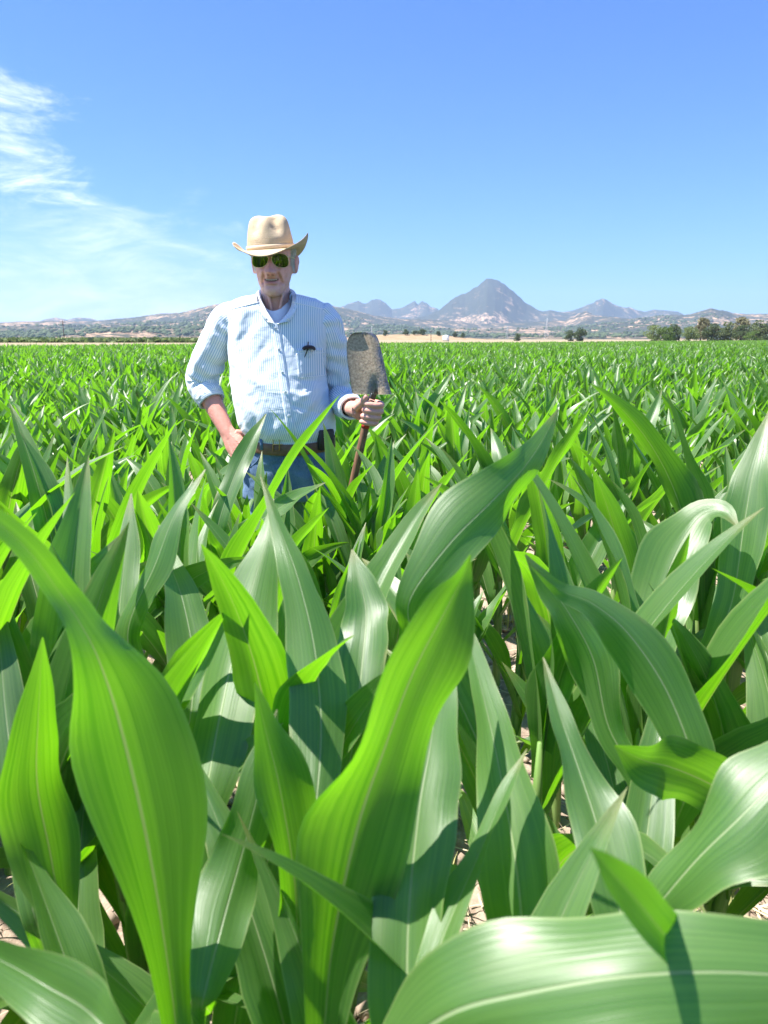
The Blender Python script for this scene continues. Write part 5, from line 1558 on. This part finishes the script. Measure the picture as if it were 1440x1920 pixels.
# low green crop beyond the pale track on the left
n_ = 17000
dd = 268 + 480 * rt.random(n_) ** 1.6; px_ = rt.uniform(-250, 520, n_)
P_ = np.array([far_pt(a, 640, b) for a, b in zip(px_, dd)]); P_[:, 2] = .5
v, q, rnd = leaf_cloud(P_, np.tile([1.1, 1.1, .75], (n_, 1)), n_ * 3, 1.0, rt)
add('low_crop', make_mesh('low_crop', v, q, smooth=False, attrs={'rnd': rnd}), FOL['pale'], None, 'low green crop in a band before the left hills', 'crop', kind='stuff')

# oak scrub on the nearer slopes, too small to tell apart
n_ = 16000
ra = rt.uniform(R(-31), R(31), n_); rd = rt.uniform(2150, 4700, n_)
ox, oy = rd * np.sin(ra), rd * np.cos(ra)
clump = fbm(ox / 220, oy / 220, 4, 61)
keep = (clump > .47 + .10 * rt.random(n_)) | (rt.random(n_) < .08)
ox, oy = ox[keep], oy[keep]; oz = hill_z(ox, oy)
keep = oz > 2; ox, oy, oz = ox[keep], oy[keep], oz[keep]
n_ = len(ox)
ico = np.array([[0, 0, 1], [.9, 0, .35], [.28, .85, .35], [-.73, .52, .35], [-.73, -.52, .35], [.28, -.85, .35], [.73, .52, -.3], [-.28, .85, -.3], [-.9, 0, -.3], [-.28, -.85, -.3], [.73, -.52, -.3]])
it = np.array([[0, 1, 2], [0, 2, 3], [0, 3, 4], [0, 4, 5], [0, 5, 1], [1, 6, 2], [2, 6, 7], [2, 7, 3], [3, 7, 8], [3, 8, 4], [4, 8, 9], [4, 9, 5], [5, 9, 10], [5, 10, 1], [1, 10, 6]])
sz = rt.uniform(4, 9, n_)[:, None, None] * np.array([1.15, 1.15, .75])
V_ = ico[None] * sz * rt.uniform(.75, 1.25, (n_, 11, 1)) + np.stack([ox, oy, oz + 2.5], 1)[:, None]
T_ = it[None] + (np.arange(n_) * 11)[:, None, None]
add('oak_woodland', make_mesh('oak_woodland', V_.reshape(-1, 3), np.zeros((0, 4), int), attrs={'rnd': np.repeat(rt.random(n_), 11)}, tris=T_.reshape(-1, 3)), FOL['oak'], None, 'dark oak woodland scattered over the dry foothills', 'woodland', kind='stuff')

# soil litter and weeds between the near rows
def scatter_xy(n, lim=5.5):
    r_ = np.sqrt(rt.random(n)) * lim; a = rt.uniform(R(-42), R(42), n)
    return np.stack([r_ * np.sin(a), r_ * np.cos(a) + .2], 1)
xy = scatter_xy(5200); gzv = ground_z(xy[:, 0], xy[:, 1])
n_ = len(xy); a = rt.uniform(0, 6.28, n_); L = rt.uniform(.02, .09, n_); wd = rt.uniform(.001, .0028, n_)
dv = np.stack([np.cos(a), np.sin(a), rt.normal(0, .15, n_)], 1) * L[:, None]; sv = np.stack([-np.sin(a), np.cos(a), rt.normal(0, .5, n_)], 1) * wd[:, None]
c_ = np.stack([xy[:, 0], xy[:, 1], gzv + .022], 1)
V_ = np.stack([c_ - dv - sv, c_ + dv - sv, c_ + dv + sv, c_ - dv + sv], 1).reshape(-1, 3)
add('straw_litter', make_mesh('straw_litter', V_, np.arange(n_ * 4).reshape(-1, 4), smooth=False), flat_mat('dry_straw', (.42, .33, .20), (.62, .52, .36), 8, .8, .2), None, 'dry straw litter on the soil between the corn', 'litter', kind='stuff')
xy = scatter_xy(4200); gzv = ground_z(xy[:, 0], xy[:, 1]); n_ = len(xy)
oct_ = np.array([[1, 0, 0], [0, 1, 0], [-1, 0, 0], [0, -1, 0], [.1, .1, .9], [0, 0, -.8]]); ot = np.array([[0, 1, 4], [1, 2, 4], [2, 3, 4], [3, 0, 4], [1, 0, 5], [2, 1, 5], [3, 2, 5], [0, 3, 5]])
V_ = oct_[None] * (rt.uniform(.006, .030, n_) ** 1.0)[:, None, None] * rt.uniform(.6, 1.3, (n_, 6, 3)) + np.stack([xy[:, 0], xy[:, 1], gzv + .008], 1)[:, None]
add('soil_clods', make_mesh('soil_clods', V_.reshape(-1, 3), np.zeros((0, 4), int), tris=(ot[None] + (np.arange(n_) * 6)[:, None, None]).reshape(-1, 3), smooth=False), flat_mat('clod', (.24, .18, .14), (.44, .35, .27), 20, .95, .1, .5, .01), None, 'loose soil clods between the corn rows', 'clods', kind='stuff')
bl_P = []; 
tuft = np.vstack([scatter_xy(90, 4.5), np.stack([rt.normal(*p, 26) for p in ((-.33, .06), (1.42, .07))], 1)])
tuft = np.vstack([tuft, [[-.31, 1.36], [-.28, 1.42], [-.35, 1.40], [.80, 1.55], [.86, 1.6], [.98, 1.7]]])
nb_ = 26; T0 = np.repeat(tuft, nb_, 0); n_ = len(T0)
T0 = T0 + rt.normal(0, .022, T0.shape)
prm = (ground_z(T0[:, 0], T0[:, 1]) + .01, rt.uniform(0, 6.28, n_), rt.uniform(R(45), R(85), n_), rt.uniform(.3, 1.6, n_), rt.uniform(.06, .17, n_), rt.uniform(.003, .006, n_), rt.normal(0, .4, n_), rt.normal(0, .5, n_), np.full(n_, .3))
v, uv = leaf_block(prm, 6, 3, rt)
v = v + np.concatenate([T0, np.zeros((n_, 1))], 1)[:, None, None]
q = grid_quads(6, 3)[None] + (np.arange(n_) * 18)[:, None, None]
add('weeds', make_mesh('weeds', v.reshape(-1, 3), q.reshape(-1, 4), attrs={'rnd': np.repeat(rt.random(n_), 18)}), FOL['green'] if False else foliage_material('weed_grass', (.20, .26, .07), (.42, .40, .18), (.35, .40, .12)), None, 'pale grassy weeds on the soil between the corn', 'weeds', kind='stuff')

# ------------------------------------------------------------------ haze
hm = bpy.data.materials.new('haze'); hm.use_nodes = True
hn_ = hm.node_tree; hn_.nodes.clear()
pv = N(hn_, 'ShaderNodeVolumePrincipled')
pv.inputs['Color'].default_value = (.56, .75, 1.0, 1)
pv.inputs['Density'].default_value = 7.2e-5
pv.inputs['Anisotropy'].default_value = .1
ho = N(hn_, 'ShaderNodeOutputMaterial'); hn_.links.new(pv.outputs[0], ho.inputs['Volume'])
hb = MB(); hb.box([0, 0, 0], (2, 2, 2))
hz_ = add('haze', hb.mesh('haze', smooth=False), hm, None, 'thin blue haze filling the air', 'haze', kind='stuff')
hz_.scale = (12600, 12600, 372); hz_.location = (0, 0, 366)
